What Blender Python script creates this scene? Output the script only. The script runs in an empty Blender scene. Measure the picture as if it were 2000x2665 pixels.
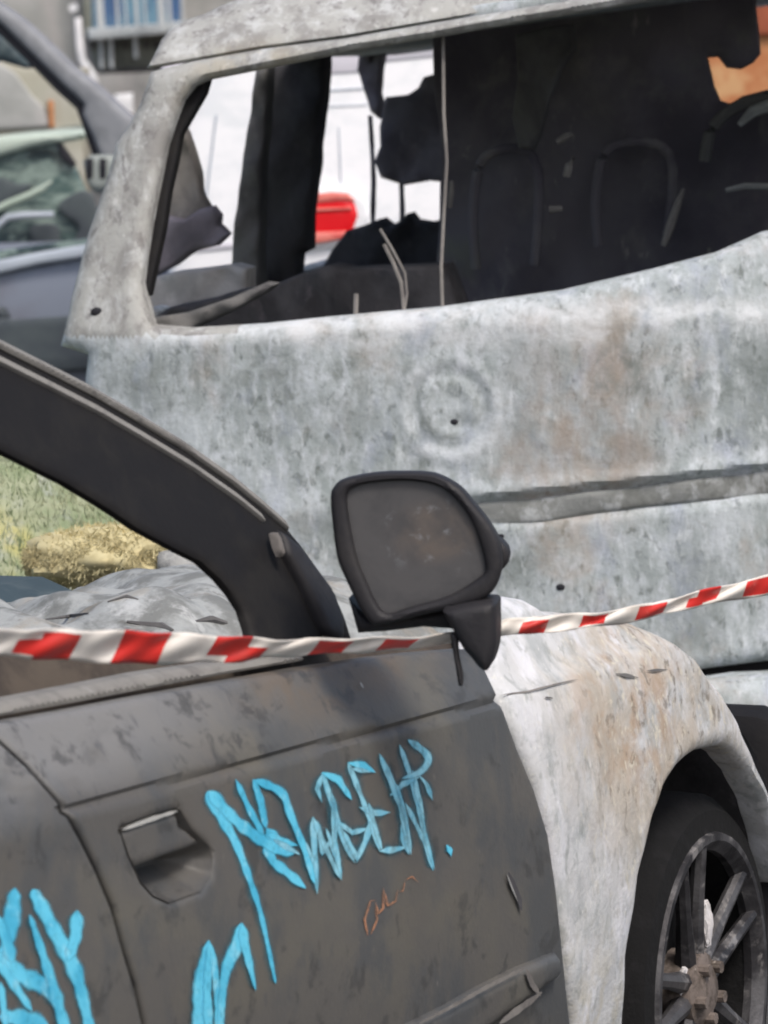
import bpy, bmesh, math, random
import numpy as np
from mathutils import Vector, Matrix
from mathutils.geometry import delaunay_2d_cdt
random.seed(7)
R = math.radians
scene = bpy.context.scene
col = scene.collection

# ------------------------------------------------------------------ camera, sky, sun
F = 12500.0                      # focal length in photo pixels (photo 2000 x 2665)
CAM = Vector((0, 0, 1.60))
HOR = 150.0                      # image row of the horizon at mid width
ROLL = 0.03
PITCH = math.atan((1332.5 - HOR) / F)
f_ = Vector((0, math.cos(PITCH), -math.sin(PITCH)))
r0 = Vector((1, 0, 0)); u0 = Vector((0, math.sin(PITCH), math.cos(PITCH)))
r_ = r0 * math.cos(ROLL) - u0 * math.sin(ROLL)
u_ = r0 * math.sin(ROLL) + u0 * math.cos(ROLL)
cd = bpy.data.cameras.new('camera'); cam = bpy.data.objects.new('camera', cd); col.objects.link(cam)
cam.matrix_world = Matrix(((r_.x, u_.x, -f_.x, CAM.x), (r_.y, u_.y, -f_.y, CAM.y), (r_.z, u_.z, -f_.z, CAM.z), (0, 0, 0, 1)))
cd.sensor_fit = 'HORIZONTAL'; cd.sensor_width = 36; cd.lens = 36 * F / 2000
cd.clip_start = 0.1; cd.clip_end = 800
scene.camera = cam
w = bpy.data.worlds.new('World'); scene.world = w; w.use_nodes = True
SUN_EL, SUN_AZ = R(52), R(150)   # azimuth clockwise from +Y
nt = w.node_tree; bg = nt.nodes['Background']
sk = nt.nodes.new('ShaderNodeTexSky'); sk.sky_type = 'NISHITA'; sk.sun_disc = False
sk.sun_elevation = SUN_EL; sk.sun_rotation = SUN_AZ; sk.air_density = 1.0; sk.dust_density = 4.0; sk.ozone_density = 1.0
nt.links.new(sk.outputs[0], bg.inputs[0]); bg.inputs[1].default_value = 0.12
sl = bpy.data.lights.new('sun', 'SUN'); sl.energy = 1.5; sl.angle = R(14); sl.color = (1, 0.96, 0.9)
so = bpy.data.objects.new('sun', sl); col.objects.link(so)
sd = Vector((math.sin(SUN_AZ) * math.cos(SUN_EL), math.cos(SUN_AZ) * math.cos(SUN_EL), math.sin(SUN_EL)))
so.rotation_euler = sd.to_track_quat('Z', 'Y').to_euler()
vs = scene.view_settings; vs.view_transform = 'Standard'; vs.look = 'None'; vs.gamma = 1; vs.exposure = 0.45
scene.cycles.filter_width = 1.9
cd.dof.use_dof = True; cd.dof.focus_distance = 6.9; cd.dof.aperture_fstop = 15
scene.cycles.max_bounces = 6

# ------------------------------------------------------------------ helpers: rays, frames, surfaces
def ray(px, py):
    return (f_ + r_ * ((px - 1000) / F) + u_ * ((1332.5 - py) / F))
def at(px, py, D):
    d = ray(px, py); return CAM + d * (D / d.y)
class Frame:
    def __init__(s, O, yaw):
        s.O = Vector(O); s.yaw = yaw
        s.x = Vector((math.cos(yaw), -math.sin(yaw), 0)); s.y = Vector((math.sin(yaw), math.cos(yaw), 0))
    def loc(s, p): q = Vector(p) - s.O; return Vector((q.dot(s.x), q.dot(s.y), q.z))
    def dirl(s, d): return Vector((d.dot(s.x), d.dot(s.y), d.z))
    def at(s, px, py, D): return s.loc(at(px, py, D))
class Surf:
    """a curved sheet of a thing: axis 'x': x = f(y,z), seen from +x; axis 'y': y = f(x,z), seen from -y"""
    def __init__(s, fr, axis, f, tmin=3.0, tmax=40.0):
        s.fr, s.axis, s.f, s.tmin, s.tmax = fr, axis, f, tmin, tmax
    def shifted(s, d):
        k = -d if s.axis == 'x' else d
        return Surf(s.fr, s.axis, lambda a, b: s.f(a, b) + k, s.tmin, s.tmax)
    def unp(s, p):
        o = s.fr.loc(CAM); d = s.fr.dirl(ray(*p))
        ax = s.axis
        def g(t):
            q = o + d * t
            return (q.x - s.f(q.y, q.z)) if ax == 'x' else (s.f(q.x, q.z) - q.y)
        t0 = s.tmin; g0 = g(t0); N = 90; best = (1e9, t0)
        for i in range(1, N + 1):
            t1 = s.tmin + (s.tmax - s.tmin) * i / N; g1 = g(t1)
            if abs(g1) < best[0]: best = (abs(g1), t1)
            if g0 > 0 >= g1:
                for _ in range(30):
                    m = (t0 + t1) / 2
                    if g(m) > 0: t0 = m
                    else: t1 = m
                best = (0, (t0 + t1) / 2); break
            t0, g0 = t1, g1
        q = o + d * best[1]
        return (q.y, q.z) if ax == 'x' else (q.x, q.z)
    def pt(s, a, b, off=0.0):
        return Vector((s.f(a, b) + off, a, b)) if s.axis == 'x' else Vector((a, s.f(a, b) - off, b))
    def at(s, p, off=0.0): a, b = s.unp(p); return s.pt(a, b, off)

def resample(poly, step=14.0, smooth=False, closed=True):
    P = [Vector((p[0], p[1])) for p in poly]; n = len(P); out = []
    for i in range(n if closed else n - 1):
        p1, p2 = P[i], P[(i + 1) % n]
        p0 = P[i - 1] if (closed or i > 0) else p1
        p3 = P[(i + 2) % n] if (closed or i + 2 < n) else p2
        k = max(1, int((p2 - p1).length / step))
        for j in range(k):
            t = j / k
            if smooth:
                q = 0.5 * ((2 * p1) + (p2 - p0) * t + (2 * p0 - 5 * p1 + 4 * p2 - p3) * t * t + (3 * p1 - p0 - 3 * p2 + p3) * t ** 3)
            else: q = p1.lerp(p2, t)
            out.append((q.x, q.y))
    if not closed: out.append((P[-1].x, P[-1].y))
    return out
def inside(pts, poly):
    x, y = pts[:, 0], pts[:, 1]; r = np.zeros(len(pts), bool); n = len(poly)
    for i in range(n):
        x1, y1 = poly[i]; x2, y2 = poly[i - 1]
        c = ((y1 > y) != (y2 > y)); dy = (y2 - y1) or 1e-12
        r ^= c & (x < (x2 - x1) * (y - y1) / dy + x1)
    return r
def bdist(pts, loops):
    best = np.full(len(pts), 1e9)
    for L in loops:
        A = np.array(L); B = np.roll(A, -1, 0)
        for a, b in zip(A, B):
            ab = b - a; l2 = (ab @ ab) or 1e-12
            t = np.clip(((pts - a) @ ab) / l2, 0, 1)
            best = np.minimum(best, np.hypot(*(pts - a - t[:, None] * ab).T))
    return best
def panel(S, poly, holes=(), step=0.02, thick=0.012, roll=0.008, depth=0.006, disp=None, smooth=False, rs=14.0, bm=None):
    """a sheet cut to an outline, curved as its surface, with rolled edges and real thickness"""
    loops = [[S.unp(p) for p in resample(poly, rs, smooth)]] + [[S.unp(p) for p in resample(h, rs, smooth)] for h in holes]
    return sheet(S, loops, step, thick, roll, depth, disp, bm)
def sheet(S, loops, step=0.02, thick=0.012, roll=0.008, depth=0.006, disp=None, bm=None):
    A = np.array(loops[0]); lo, hi = A.min(0), A.max(0)
    gx = np.arange(lo[0], hi[0], step); gy = np.arange(lo[1], hi[1], step * 0.866)
    G = np.array([(x + (step / 2 if j % 2 else 0), y) for j, y in enumerate(gy) for x in gx]).reshape(-1, 2)
    extra = []
    if roll > 0:
        for L in loops:
            P = np.array(L); T = np.roll(P, -1, 0) - np.roll(P, 1, 0)
            T /= np.maximum(np.hypot(*T.T), 1e-9)[:, None]; Nn = np.stack([-T[:, 1], T[:, 0]], 1)
            for d in (0.12, 0.4, 0.8):
                for sg in (1, -1):
                    q = P + Nn * (sg * d * roll); q = q[bdist(q, loops) > 0.9 * d * roll]; extra.append(q)
    if len(G):
        G = G[bdist(G, loops) > max(roll, step * 0.4)]
    pts = np.concatenate([G] + extra) if (len(G) or extra) else np.zeros((0, 2))
    if len(pts):
        ok = inside(pts, loops[0])
        for h in loops[1:]: ok &= ~inside(pts, h)
        pts = pts[ok]
    vv, ee = [], []
    for L in loops:
        b = len(vv); vv += [Vector(p) for p in L]; ee += [(b + i, b + (i + 1) % len(L)) for i in range(len(L))]
    vv += [Vector(p) for p in pts]
    ov, oe, of, *_ = delaunay_2d_cdt(vv, ee, [], 0, 1e-6)
    V = np.array([(v.x, v.y) for v in ov])
    C = np.array([V[list(t)].mean(0) for t in of])
    ok = inside(C, loops[0])
    for h in loops[1:]: ok &= ~inside(C, h)
    tris = [t for t, k in zip(of, ok) if k]
    dist = bdist(V, loops)
    bm = bm or bmesh.new(); fr, bk = {}, {}
    for i in {i for t in tris for i in t}:
        a, b = V[i]; d = dist[i]; off = 0.0
        if roll > 0 and d < roll: off -= depth * (1 - math.sqrt(max(0, 1 - (1 - d / roll) ** 2)))
        if disp: off += disp(a, b, d)
        fr[i] = bm.verts.new(S.pt(a, b, off)); bk[i] = bm.verts.new(S.pt(a, b, min(off, 0) - thick))
    ec = {}
    for t in tris:
        t = list(t)
        bm.faces.new([fr[i] for i in t]); bm.faces.new([bk[i] for i in reversed(t)])
        for i in range(3):
            e = (t[i], t[(i + 1) % 3]); ec[e] = 1
    for (a, b) in ec:
        if (b, a) not in ec:
            bm.faces.new([fr[b], fr[a], bk[a], bk[b]])
    return bm
def box(bm, c, s, rz=0.0, bev=0.0):
    M = Matrix.Translation(c) @ Matrix.Rotation(rz, 4, 'Z') @ Matrix.Diagonal((s[0], s[1], s[2], 1))
    r = bmesh.ops.create_cube(bm, size=1, matrix=M)
    if bev:
        es = list({e for v in r['verts'] for e in v.link_edges})
        bmesh.ops.bevel(bm, geom=es, offset=bev, segments=2, affect='EDGES', profile=0.5)
    return bm
def tube(bm, pts, rad, seg=8):
    pts = [Vector(p) for p in pts]; rings = []
    for i, p in enumerate(pts):
        t = (pts[min(i + 1, len(pts) - 1)] - pts[max(i - 1, 0)]).normalized()
        a = t.orthogonal().normalized() if abs(t.z) > .9 else t.cross(Vector((0, 0, 1))).normalized()
        b = t.cross(a); rr = rad[i] if isinstance(rad, (list, tuple)) else rad
        rings.append([bm.verts.new(p + a * (rr * math.cos(2 * math.pi * k / seg)) + b * (rr * math.sin(2 * math.pi * k / seg))) for k in range(seg)])
    for A, B in zip(rings, rings[1:]):
        for k in range(seg): bm.faces.new((A[k], A[(k + 1) % seg], B[(k + 1) % seg], B[k]))
    bm.faces.new(list(reversed(rings[0]))); bm.faces.new(rings[-1])
    return bm
def lathe(bm, prof, M, seg=48):
    """prof: (radius, axial) points turned about local X, closed ring profile"""
    rings = []
    for k in range(seg):
        a = 2 * math.pi * k / seg
        rings.append([bm.verts.new(M @ Vector((x, r * math.cos(a), r * math.sin(a)))) for r, x in prof])
    n = len(prof)
    for k in range(seg):
        A, B = rings[k], rings[(k + 1) % seg]
        for i in range(n):
            bm.faces.new((A[i], A[(i + 1) % n], B[(i + 1) % n], B[i]))
    return bm
def ribbon(bm, S, pts, wid, off, lift=0.0006):
    """a stroke of paint: a thin film on a surface; widths in photo pixels taper along it"""
    P = resample(pts, 6, len(pts) > 4, closed=False); n = len(P); L, Rr = [], []
    for i, (x, y) in enumerate(P):
        x2, y2 = P[min(i + 1, n - 1)]; x1, y1 = P[max(i - 1, 0)]
        dx, dy = x2 - x1, y2 - y1; l = math.hypot(dx, dy) or 1
        t = i / max(1, n - 1); k = t * (len(wid) - 1); a = int(min(k, len(wid) - 2)) if len(wid) > 1 else 0
        wd = wid[a] + (wid[min(a + 1, len(wid) - 1)] - wid[a]) * (k - a)
        wd *= 1 + .12 * math.sin(i * .35 + x * .1) + .05 * math.sin(i * 1.3 + y)
        e = min(1, 0.25 + min(i, n - 1 - i) * 0.22)
        nx, ny = -dy / l * wd / 2 * e, dx / l * wd / 2 * e
        L.append((x + nx, y + ny)); Rr.append((x - nx, y - ny))
    o2 = off; lay = bm.verts.layers.float.get('edge') or bm.verts.layers.float.new('edge')
    fr = [[bm.verts.new(S.at(p, o2 + lift)) for p in (L[i], P[i], Rr[i])] for i in range(n)]
    for i in range(n): fr[i][1][lay] = min(1, .35 + .3 * min(i, n - 1 - i))
    for i in range(n - 1):
        a, b = fr[i], fr[i + 1]
        bm.faces.new((a[0], a[1], b[1], b[0])); bm.faces.new((a[1], a[2], b[2], b[1]))
def obj(name, bm, m, parent=None, smooth=True, ang=40, label=None, recalc=True):
    if recalc: bmesh.ops.recalc_face_normals(bm, faces=bm.faces)
    me = bpy.data.meshes.new(name); bm.to_mesh(me); bm.free()
    for mm in (m if isinstance(m, (list, tuple)) else [m]): me.materials.append(mm)
    if smooth:
        me.polygons.foreach_set('use_smooth', [True] * len(me.polygons)); me.set_sharp_from_angle(angle=R(ang))
    o = bpy.data.objects.new(name, me); col.objects.link(o)
    if parent: o.parent = parent
    if label: o['label'] = label
    return o
def thing(name, fr, label, cat, group=None):
    o = bpy.data.objects.new(name, None); col.objects.link(o); o.empty_display_size = 0.3
    o.location = fr.O; o.rotation_euler = (0, 0, -fr.yaw); o['label'] = label; o['category'] = cat
    if group: o['group'] = group
    return o
def copy_tree(o, parent=None):
    c = o.copy(); col.objects.link(c)
    if parent: c.parent = parent
    for ch in list(o.children): copy_tree(ch, c)
    return c

# ------------------------------------------------------------------ materials
def lin(c):
    return tuple((v / 255 / 12.92 if v / 255 < 0.04045 else ((v / 255 + 0.055) / 1.055) ** 2.4) for v in c) + (1,)
def mat(name, base, layers=(), rough=0.85, metal=0.0, bump=0.0, bscale=120, spec=0.3, rvar=0.0, alpha=None, edge=None):
    """layers: (colour, (sx,sy,sz) noise scale, lo, hi, strength[, centre, radius]) mixed over the base one after another"""
    m = bpy.data.materials.new(name); m.use_nodes = True; nt = m.node_tree; N, Lk = nt.nodes, nt.links
    b = N['Principled BSDF']; b.inputs['Roughness'].default_value = rough; b.inputs['Metallic'].default_value = metal
    b.inputs['Specular IOR Level'].default_value = spec
    tc = N.new('ShaderNodeTexCoord'); prev = None
    def noise(sc, det=5.0, seed=0.0, dist=0.0):
        mp = N.new('ShaderNodeMapping'); mp.inputs['Scale'].default_value = sc; mp.inputs['Location'].default_value = (seed * 3.7, seed * 1.9, seed * 5.3)
        Lk.new(tc.outputs['Object'], mp.inputs['Vector'])
        n = N.new('ShaderNodeTexNoise'); n.inputs['Scale'].default_value = 1; n.inputs['Detail'].default_value = det; n.inputs['Roughness'].default_value = 0.62
        n.inputs['Distortion'].default_value = dist
        Lk.new(mp.outputs[0], n.inputs['Vector']); return n.outputs['Fac']
    for i, L in enumerate(layers):
        c, sc, lo, hi, st = L[:5]
        mr = N.new('ShaderNodeMapRange'); mr.interpolation_type = 'SMOOTHSTEP'
        mr.inputs['From Min'].default_value = lo; mr.inputs['From Max'].default_value = hi; mr.inputs['To Max'].default_value = st
        Lk.new(noise(sc, 5, i + 1.3, 0.3), mr.inputs['Value']); fac = mr.outputs[0]
        if len(L) > 5:
            sb = N.new('ShaderNodeVectorMath'); sb.operation = 'SUBTRACT'; sb.inputs[1].default_value = L[5]
            Lk.new(tc.outputs['Object'], sb.inputs[0])
            dv = N.new('ShaderNodeVectorMath'); dv.operation = 'DIVIDE'; dv.inputs[1].default_value = L[6]; Lk.new(sb.outputs[0], dv.inputs[0])
            ln = N.new('ShaderNodeVectorMath'); ln.operation = 'LENGTH'; Lk.new(dv.outputs[0], ln.inputs[0])
            m2 = N.new('ShaderNodeMapRange'); m2.interpolation_type = 'SMOOTHSTEP'
            src = ln.outputs['Value']; m2.inputs['From Min'].default_value = 1.0; m2.inputs['From Max'].default_value = 0.35
            if len(L) > 7:   # a ring-shaped stain of radius 0.8
                a1 = N.new('ShaderNodeMath'); a1.operation = 'SUBTRACT'; a1.inputs[1].default_value = 0.8; Lk.new(src, a1.inputs[0])
                a2 = N.new('ShaderNodeMath'); a2.operation = 'ABSOLUTE'; Lk.new(a1.outputs[0], a2.inputs[0]); src = a2.outputs[0]
                m2.inputs['From Min'].default_value = 0.2; m2.inputs['From Max'].default_value = 0.04
            Lk.new(src, m2.inputs['Value'])
            mu = N.new('ShaderNodeMath'); mu.operation = 'MULTIPLY'; Lk.new(fac, mu.inputs[0]); Lk.new(m2.outputs[0], mu.inputs[1]); fac = mu.outputs[0]
        mx = N.new('ShaderNodeMix'); mx.data_type = 'RGBA'
        if prev is None: mx.inputs['A'].default_value = lin(base)
        else: Lk.new(prev, mx.inputs['A'])
        mx.inputs['B'].default_value = lin(c); Lk.new(fac, mx.inputs['Factor']); prev = mx.outputs['Result']
    if prev is None: b.inputs['Base Color'].default_value = lin(base)
    else: Lk.new(prev, b.inputs['Base Color'])
    if rvar:
        mr = N.new('ShaderNodeMapRange'); mr.inputs['To Min'].default_value = rough - rvar; mr.inputs['To Max'].default_value = min(1, rough + rvar)
        Lk.new(noise((9, 9, 9), 4, 8.8), mr.inputs['Value']); Lk.new(mr.outputs[0], b.inputs['Roughness'])
    if alpha:
        mr = N.new('ShaderNodeMapRange'); mr.interpolation_type = 'SMOOTHSTEP'
        for k_, v_ in zip(('From Min', 'From Max', 'To Min', 'To Max'), alpha[1:]): mr.inputs[k_].default_value = v_
        Lk.new(noise((alpha[0],) * 3, 6, 6.1), mr.inputs['Value']); av = mr.outputs[0]
        if edge:
            at_ = N.new('ShaderNodeAttribute'); at_.attribute_name = 'edge'
            me_ = N.new('ShaderNodeMapRange'); me_.interpolation_type = 'SMOOTHSTEP'; me_.inputs['From Max'].default_value = edge; Lk.new(at_.outputs['Fac'], me_.inputs['Value'])
            mm_ = N.new('ShaderNodeMath'); mm_.operation = 'MULTIPLY'; Lk.new(av, mm_.inputs[0]); Lk.new(me_.outputs[0], mm_.inputs[1]); av = mm_.outputs[0]
        Lk.new(av, b.inputs['Alpha'])
    if bump:
        bp = N.new('ShaderNodeBump'); bp.inputs['Strength'].default_value = bump; bp.inputs['Distance'].default_value = 0.004
        Lk.new(noise((bscale,) * 3, 6, 4.4), bp.inputs['Height']); Lk.new(bp.outputs[0], b.inputs['Normal'])
    return m
M = {}
def _ring():
    p = at(1170, 1065, 8.93); o = at(1170, 1060, 8.93); return (0.0, 0.0, p.z)
RING = _ring()
M['van_ash'] = mat('van_ash', (178, 185, 187), [
    ((146, 154, 153), (30, 30, 15), .42, .66, .75), ((208, 213, 219), (36, 36, 18), .46, .72, .8), ((104, 111, 108), (50, 50, 32), .52, .70, .8),
    ((200, 206, 211), (5.5, 5.5, 3), .46, .66, .6), ((124, 131, 129), (7, 7, 5), .48, .66, .6), ((152, 160, 178), (12, 12, 8), .5, .7, .45), ((218, 223, 226), (48, 48, 16), .54, .72, .6), ((128, 132, 127), (130, 130, 80), .54, .72, .4), ((166, 150, 134), (5, 5, 4), .50, .70, .55),
    ((160, 146, 134), (11, 11, 7), .34, .62, .6, (0.24, 0, 0.88), (.2, .6, .26)), ((212, 216, 220), (34, 34, 34), .36, .66, .6, RING, (.11, .6, .11), 1), ((122, 128, 122), (50, 50, 50), .4, .66, .5, RING, (.062, .6, .062), 1),
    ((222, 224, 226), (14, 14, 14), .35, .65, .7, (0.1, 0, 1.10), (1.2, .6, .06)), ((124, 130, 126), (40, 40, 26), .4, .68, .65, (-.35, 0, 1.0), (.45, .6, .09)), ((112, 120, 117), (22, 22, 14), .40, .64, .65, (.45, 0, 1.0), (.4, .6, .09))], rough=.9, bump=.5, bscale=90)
M['van_pillar'] = mat('van_pillar_ash', (168, 168, 164), [
    ((132, 130, 128), (14, 14, 10), .42, .62, .75), ((196, 198, 197), (22, 22, 12), .48, .68, .8), ((122, 119, 118), (44, 44, 24), .54, .68, .75), ((206, 206, 204), (60, 60, 40), .58, .7, .6), ((182, 172, 150), (18, 18, 14), .4, .6, .55, (-.38, 0, 1.55), (.2, .8, .12))], rough=.9, bump=.5, bscale=90)
M['recess'] = mat('grey_recess', (138, 140, 138), [((104, 106, 102), (14, 14, 12), .42, .62, .8), ((172, 175, 176), (26, 26, 20), .5, .66, .8)], rough=.9, bump=.5, bscale=90)  # darker grey than the tailgate sheet around it
M['soot_in'] = mat('lightened_sooty_interior', (132, 126, 134), [((96, 92, 100), (6, 6, 4), .4, .65, .8), ((160, 152, 158), (16, 16, 9), .56, .75, .6)], rough=.95, bump=.6, bscale=50)  # paler copy of soot, making up in colour for light missing inside
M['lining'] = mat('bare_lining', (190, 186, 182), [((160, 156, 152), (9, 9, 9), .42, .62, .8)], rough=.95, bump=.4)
M['bulk'] = mat('lightened_ashy_bulkhead', (112, 108, 114), [((88, 84, 94), (3, 3, 3), .4, .65, .9), ((132, 128, 128), (7, 7, 5), .52, .7, .8), ((124, 128, 112), (2.5, 2.5, 2), .54, .7, .7), ((160, 156, 152), (30, 30, 16), .63, .74, .7)], rough=.95, bump=.6, bscale=30)  # base lightened to make up for the light missing this deep inside
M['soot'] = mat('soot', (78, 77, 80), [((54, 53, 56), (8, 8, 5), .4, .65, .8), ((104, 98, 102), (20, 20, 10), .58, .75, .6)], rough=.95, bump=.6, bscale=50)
M['soot_grey'] = mat('soot_grey', (106, 105, 104), [((80, 78, 80), (9, 9, 5), .42, .65, .8), ((128, 126, 122), (26, 26, 12), .58, .75, .6)], rough=.95, bump=.6, bscale=50)
M['trim_grey'] = mat('trim_grey', (128, 124, 120), [((100, 96, 94), (14, 14, 8), .42, .62, .8), ((150, 146, 142), (36, 36, 20), .58, .75, .5)], rough=.95, bump=.5, bscale=60)
M['door'] = mat('door_paint', (90, 88, 85), [
    ((100, 97, 88), (4, 4, 6), .42, .66, .6), ((74, 77, 80), (7, 7, 5), .45, .63, .75), ((98, 90, 80), (3.2, 3.2, 3.2), .52, .7, .4), ((130, 130, 130), (4, 4, 9), .3, .58, .75, (0, -.75, .875), (.4, .95, .10)),  # last layer: dusty upper band, its skyward brightness put into the colour
    ((110, 96, 80), (12, 12, 14), .35, .6, .6, (0, .1, .86), (.4, .34, .06)), ((62, 62, 62), (20, 20, 20), .55, .66, .65), ((58, 58, 60), (17, 17, 30), .55, .66, .6, (0, -.05, .83), (.3, .6, .07)),
    ((72, 74, 78), (40, 40, 16), .6, .72, .5), ((122, 118, 112), (90, 90, 40), .66, .74, .5)], rough=.5, bump=.15, bscale=160, rvar=.15, spec=.45)
M['fender'] = mat('fender_ash', (200, 201, 202), [
    ((160, 165, 166), (18, 18, 12), .45, .66, .75), ((222, 223, 229), (13, 13, 5), .48, .66, .8), ((138, 143, 141), (40, 40, 26), .53, .69, .6), ((218, 218, 214), (90, 90, 60), .6, .7, .7),
    ((186, 174, 158), (10, 10, 10), .36, .62, .85, (0, .95, .70), (.5, .5, .30)), ((164, 158, 148), (24, 24, 24), .44, .64, .6, (0, 1.0, .66), (.5, .5, .3)), ((170, 146, 122), (13, 13, 15), .44, .64, .7, (0, .84, .72), (.5, .3, .17)),
    ((116, 108, 98), (40, 40, 34), .54, .66, .7, (0, 1.0, .66), (.5, .5, .28)), ((206, 200, 184), (60, 60, 44), .56, .66, .8, (0, 1.0, .66), (.5, .6, .34)), ((190, 184, 168), (26, 26, 20), .42, .62, .7, (0, .5, .2), (.5, .7, .32)), ((168, 166, 160), (44, 44, 40), .52, .68, .45, (0, .7, .3), (.5, .5, .36))], rough=.9, bump=.5, bscale=100)
M['pillar'] = mat('charred_pillar', (22, 21, 23), [((36, 34, 32), (14, 14, 14), .45, .7, .6), ((20, 20, 25), (8, 8, 8), .5, .7, .6)], rough=.75, bump=.25, bscale=80)
M['pillar_rail'] = mat('pillar_rail', (132, 130, 126), [((104, 102, 100), (20, 20, 20), .45, .68, .7), ((150, 150, 148), (60, 60, 60), .58, .7, .5)], rough=.75, bump=.3, bscale=100)
M['plastic'] = mat('charred_plastic', (42, 41, 44), [((54, 52, 52), (18, 18, 18), .48, .7, .6)], rough=.55, bump=.2, bscale=140)
M['glass_dirty_reflecting'] = mat('sooty_glass_with_reflection', (108, 107, 107), [((118, 108, 98), (9, 9, 9), .42, .64, .7, (.17, .15, .98), (.08, .2, .06)), ((88, 88, 90), (14, 14, 14), .46, .66, .6), ((128, 128, 130), (30, 30, 30), .6, .72, .45)], rough=.5, bump=.05, bscale=160)
M['rim'] = mat('sooty_alloy', (92, 91, 93), [((48, 47, 50), (14, 14, 14), .40, .62, .9), ((168, 164, 162), (24, 24, 24), .56, .7, .7)], rough=.45, metal=.4, bump=.3, bscale=110)
M['hub'] = mat('rusty_hub', (116, 106, 100), [((76, 68, 62), (40, 40, 40), .42, .62, .8), ((176, 166, 156), (50, 50, 50), .58, .7, .8)], rough=.8, bump=.5, bscale=120)
M['ash_gap_white'] = mat('white_ash_and_gap_light', (206, 203, 204), [((150, 147, 144), (30, 30, 30), .45, .7, .7)], rough=.95, bump=.6)
M['tyre'] = mat('charred_tyre', (20, 20, 21), [((32, 31, 33), (30, 30, 30), .5, .7, .6)], rough=.95, bump=.6, bscale=70)
M['hood'] = mat('hood_ash', (160, 163, 162), [((112, 114, 112), (12, 12, 12), .42, .6, .85), ((196, 198, 198), (18, 18, 18), .54, .72, .7), ((98, 96, 92), (28, 28, 28), .6, .72, .7), ((160, 148, 130), (9, 9, 9), .52, .7, .5)], rough=.9, bump=.8, bscale=60)
M['teal'] = mat('dark_teal_paint', (62, 76, 82), [((98, 108, 110), (9, 9, 9), .5, .7, .7), ((58, 70, 76), (20, 20, 20), .52, .7, .6)], rough=.6, bump=.2)
M['brown'] = mat('scorched_lining', (84, 76, 68), [((62, 56, 52), (10, 10, 10), .42, .62, .8), ((112, 102, 92), (24, 24, 24), .6, .72, .6)], rough=.95, bump=.6, bscale=60)
M['blue_paint'] = mat('blue_spray', (100, 198, 228), [((62, 166, 202), (14, 14, 14), .42, .64, .85), ((146, 212, 232), (40, 40, 40), .54, .68, .7)], rough=.7, alpha=(110, .3, .5, .75, 1.0), edge=.5)
M['blue_pale'] = mat('thin_blue_spray', (142, 200, 218), [((104, 178, 204), (40, 40, 40), .42, .62, .8)], rough=.7, alpha=(60, .32, .56, .55, 1.0), edge=.55)
M['halo'] = mat('blue_overspray', (56, 104, 120), [((70, 118, 132), (40, 40, 40), .42, .6, .8)], rough=.75, alpha=(60, .34, .68, .25, .8), edge=1.0)
M['rust_mark'] = mat('rust_scratch', (172, 124, 96), [((130, 104, 88), (60, 60, 60), .45, .65, .8)], rough=.9, alpha=(90, .36, .6, .4, .95), edge=.6)
M['tape_red'] = mat('tape_red', (212, 52, 46), [((196, 74, 66), (12, 12, 12), .45, .65, .6), ((232, 128, 118), (24, 24, 24), .6, .72, .5)], rough=.4, spec=.4)
M['tape_white'] = mat('tape_white', (232, 226, 218), [((214, 204, 192), (14, 14, 14), .45, .65, .7)], rough=.4, spec=.4)
M['asphalt'] = mat('asphalt', (88, 88, 88), [((66, 66, 66), (.9, .9, .9), .4, .6, .6), ((112, 110, 106), (60, 60, 60), .55, .7, .7)], rough=.95, bump=.8, bscale=150)
M['earth'] = mat('bank_turf', (156, 162, 136), [((126, 140, 108), (9, 9, 9), .42, .6, .9), ((186, 180, 122), (6, 6, 6), .5, .68, .8), ((168, 172, 166), (14, 14, 14), .5, .66, .7)], rough=1, bump=1, bscale=40)
M['grass'] = mat('dry_grass', (178, 182, 152), [((144, 160, 122), (7, 7, 7), .42, .6, .9), ((196, 190, 128), (5, 5, 5), .48, .66, .8), ((176, 184, 172), (13, 13, 13), .54, .68, .7)], rough=1)
M['straw'] = mat('straw', (198, 188, 148), [((172, 160, 120), (24, 24, 24), .42, .62, .8), ((218, 204, 158), (40, 40, 40), .56, .7, .7), ((92, 76, 62), (12, 12, 12), .4, .6, .9, (.28, -.1, 0.02), (.12, .4, .1))], rough=1)
M['stone'] = mat('pale_stone', (176, 176, 172), [((140, 140, 138), (12, 12, 12), .42, .62, .8)], rough=.95, bump=.8)
M['white_body'] = mat('white_body', (243, 243, 246), [((222, 226, 230), (5, 5, 9), .44, .66, .7), ((232, 234, 238), (18, 18, 30), .5, .7, .5)], rough=.45)
M['red_lens'] = mat('red_lens', (222, 26, 34), [((236, 84, 84), (14, 14, 30), .56, .7, .7)], rough=.25, spec=.5)
M['red_lens_dark'] = mat('red_lens_dark', (176, 40, 44), rough=.3)
M['mirror_grey'] = mat('mirror_grey', (150, 156, 152), rough=.5)
M['red_lens_pale'] = mat('red_lens_pale', (226, 130, 120), [((214, 90, 86), (14, 14, 30), .46, .62, .8)], rough=.3)
M['lavender'] = mat('lavender_grey', (206, 203, 212), [((188, 188, 196), (8, 8, 8), .42, .62, .7)], rough=.5)
M['silver'] = mat('silver_paint', (140, 146, 160), [((128, 128, 138), (3, 3, 3), .42, .62, .6)], rough=.4, metal=.2)
M['silver_light'] = mat('silver_trim', (188, 196, 206), [((164, 172, 184), (8, 8, 8), .42, .62, .6)], rough=.4)
M['pillar_grey'] = mat('grey_pillar', (138, 140, 144), [((118, 120, 124), (10, 10, 10), .42, .62, .7)], rough=.6)
M['black_rubber'] = mat('black_rubber', (40, 40, 46), rough=.7)
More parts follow.
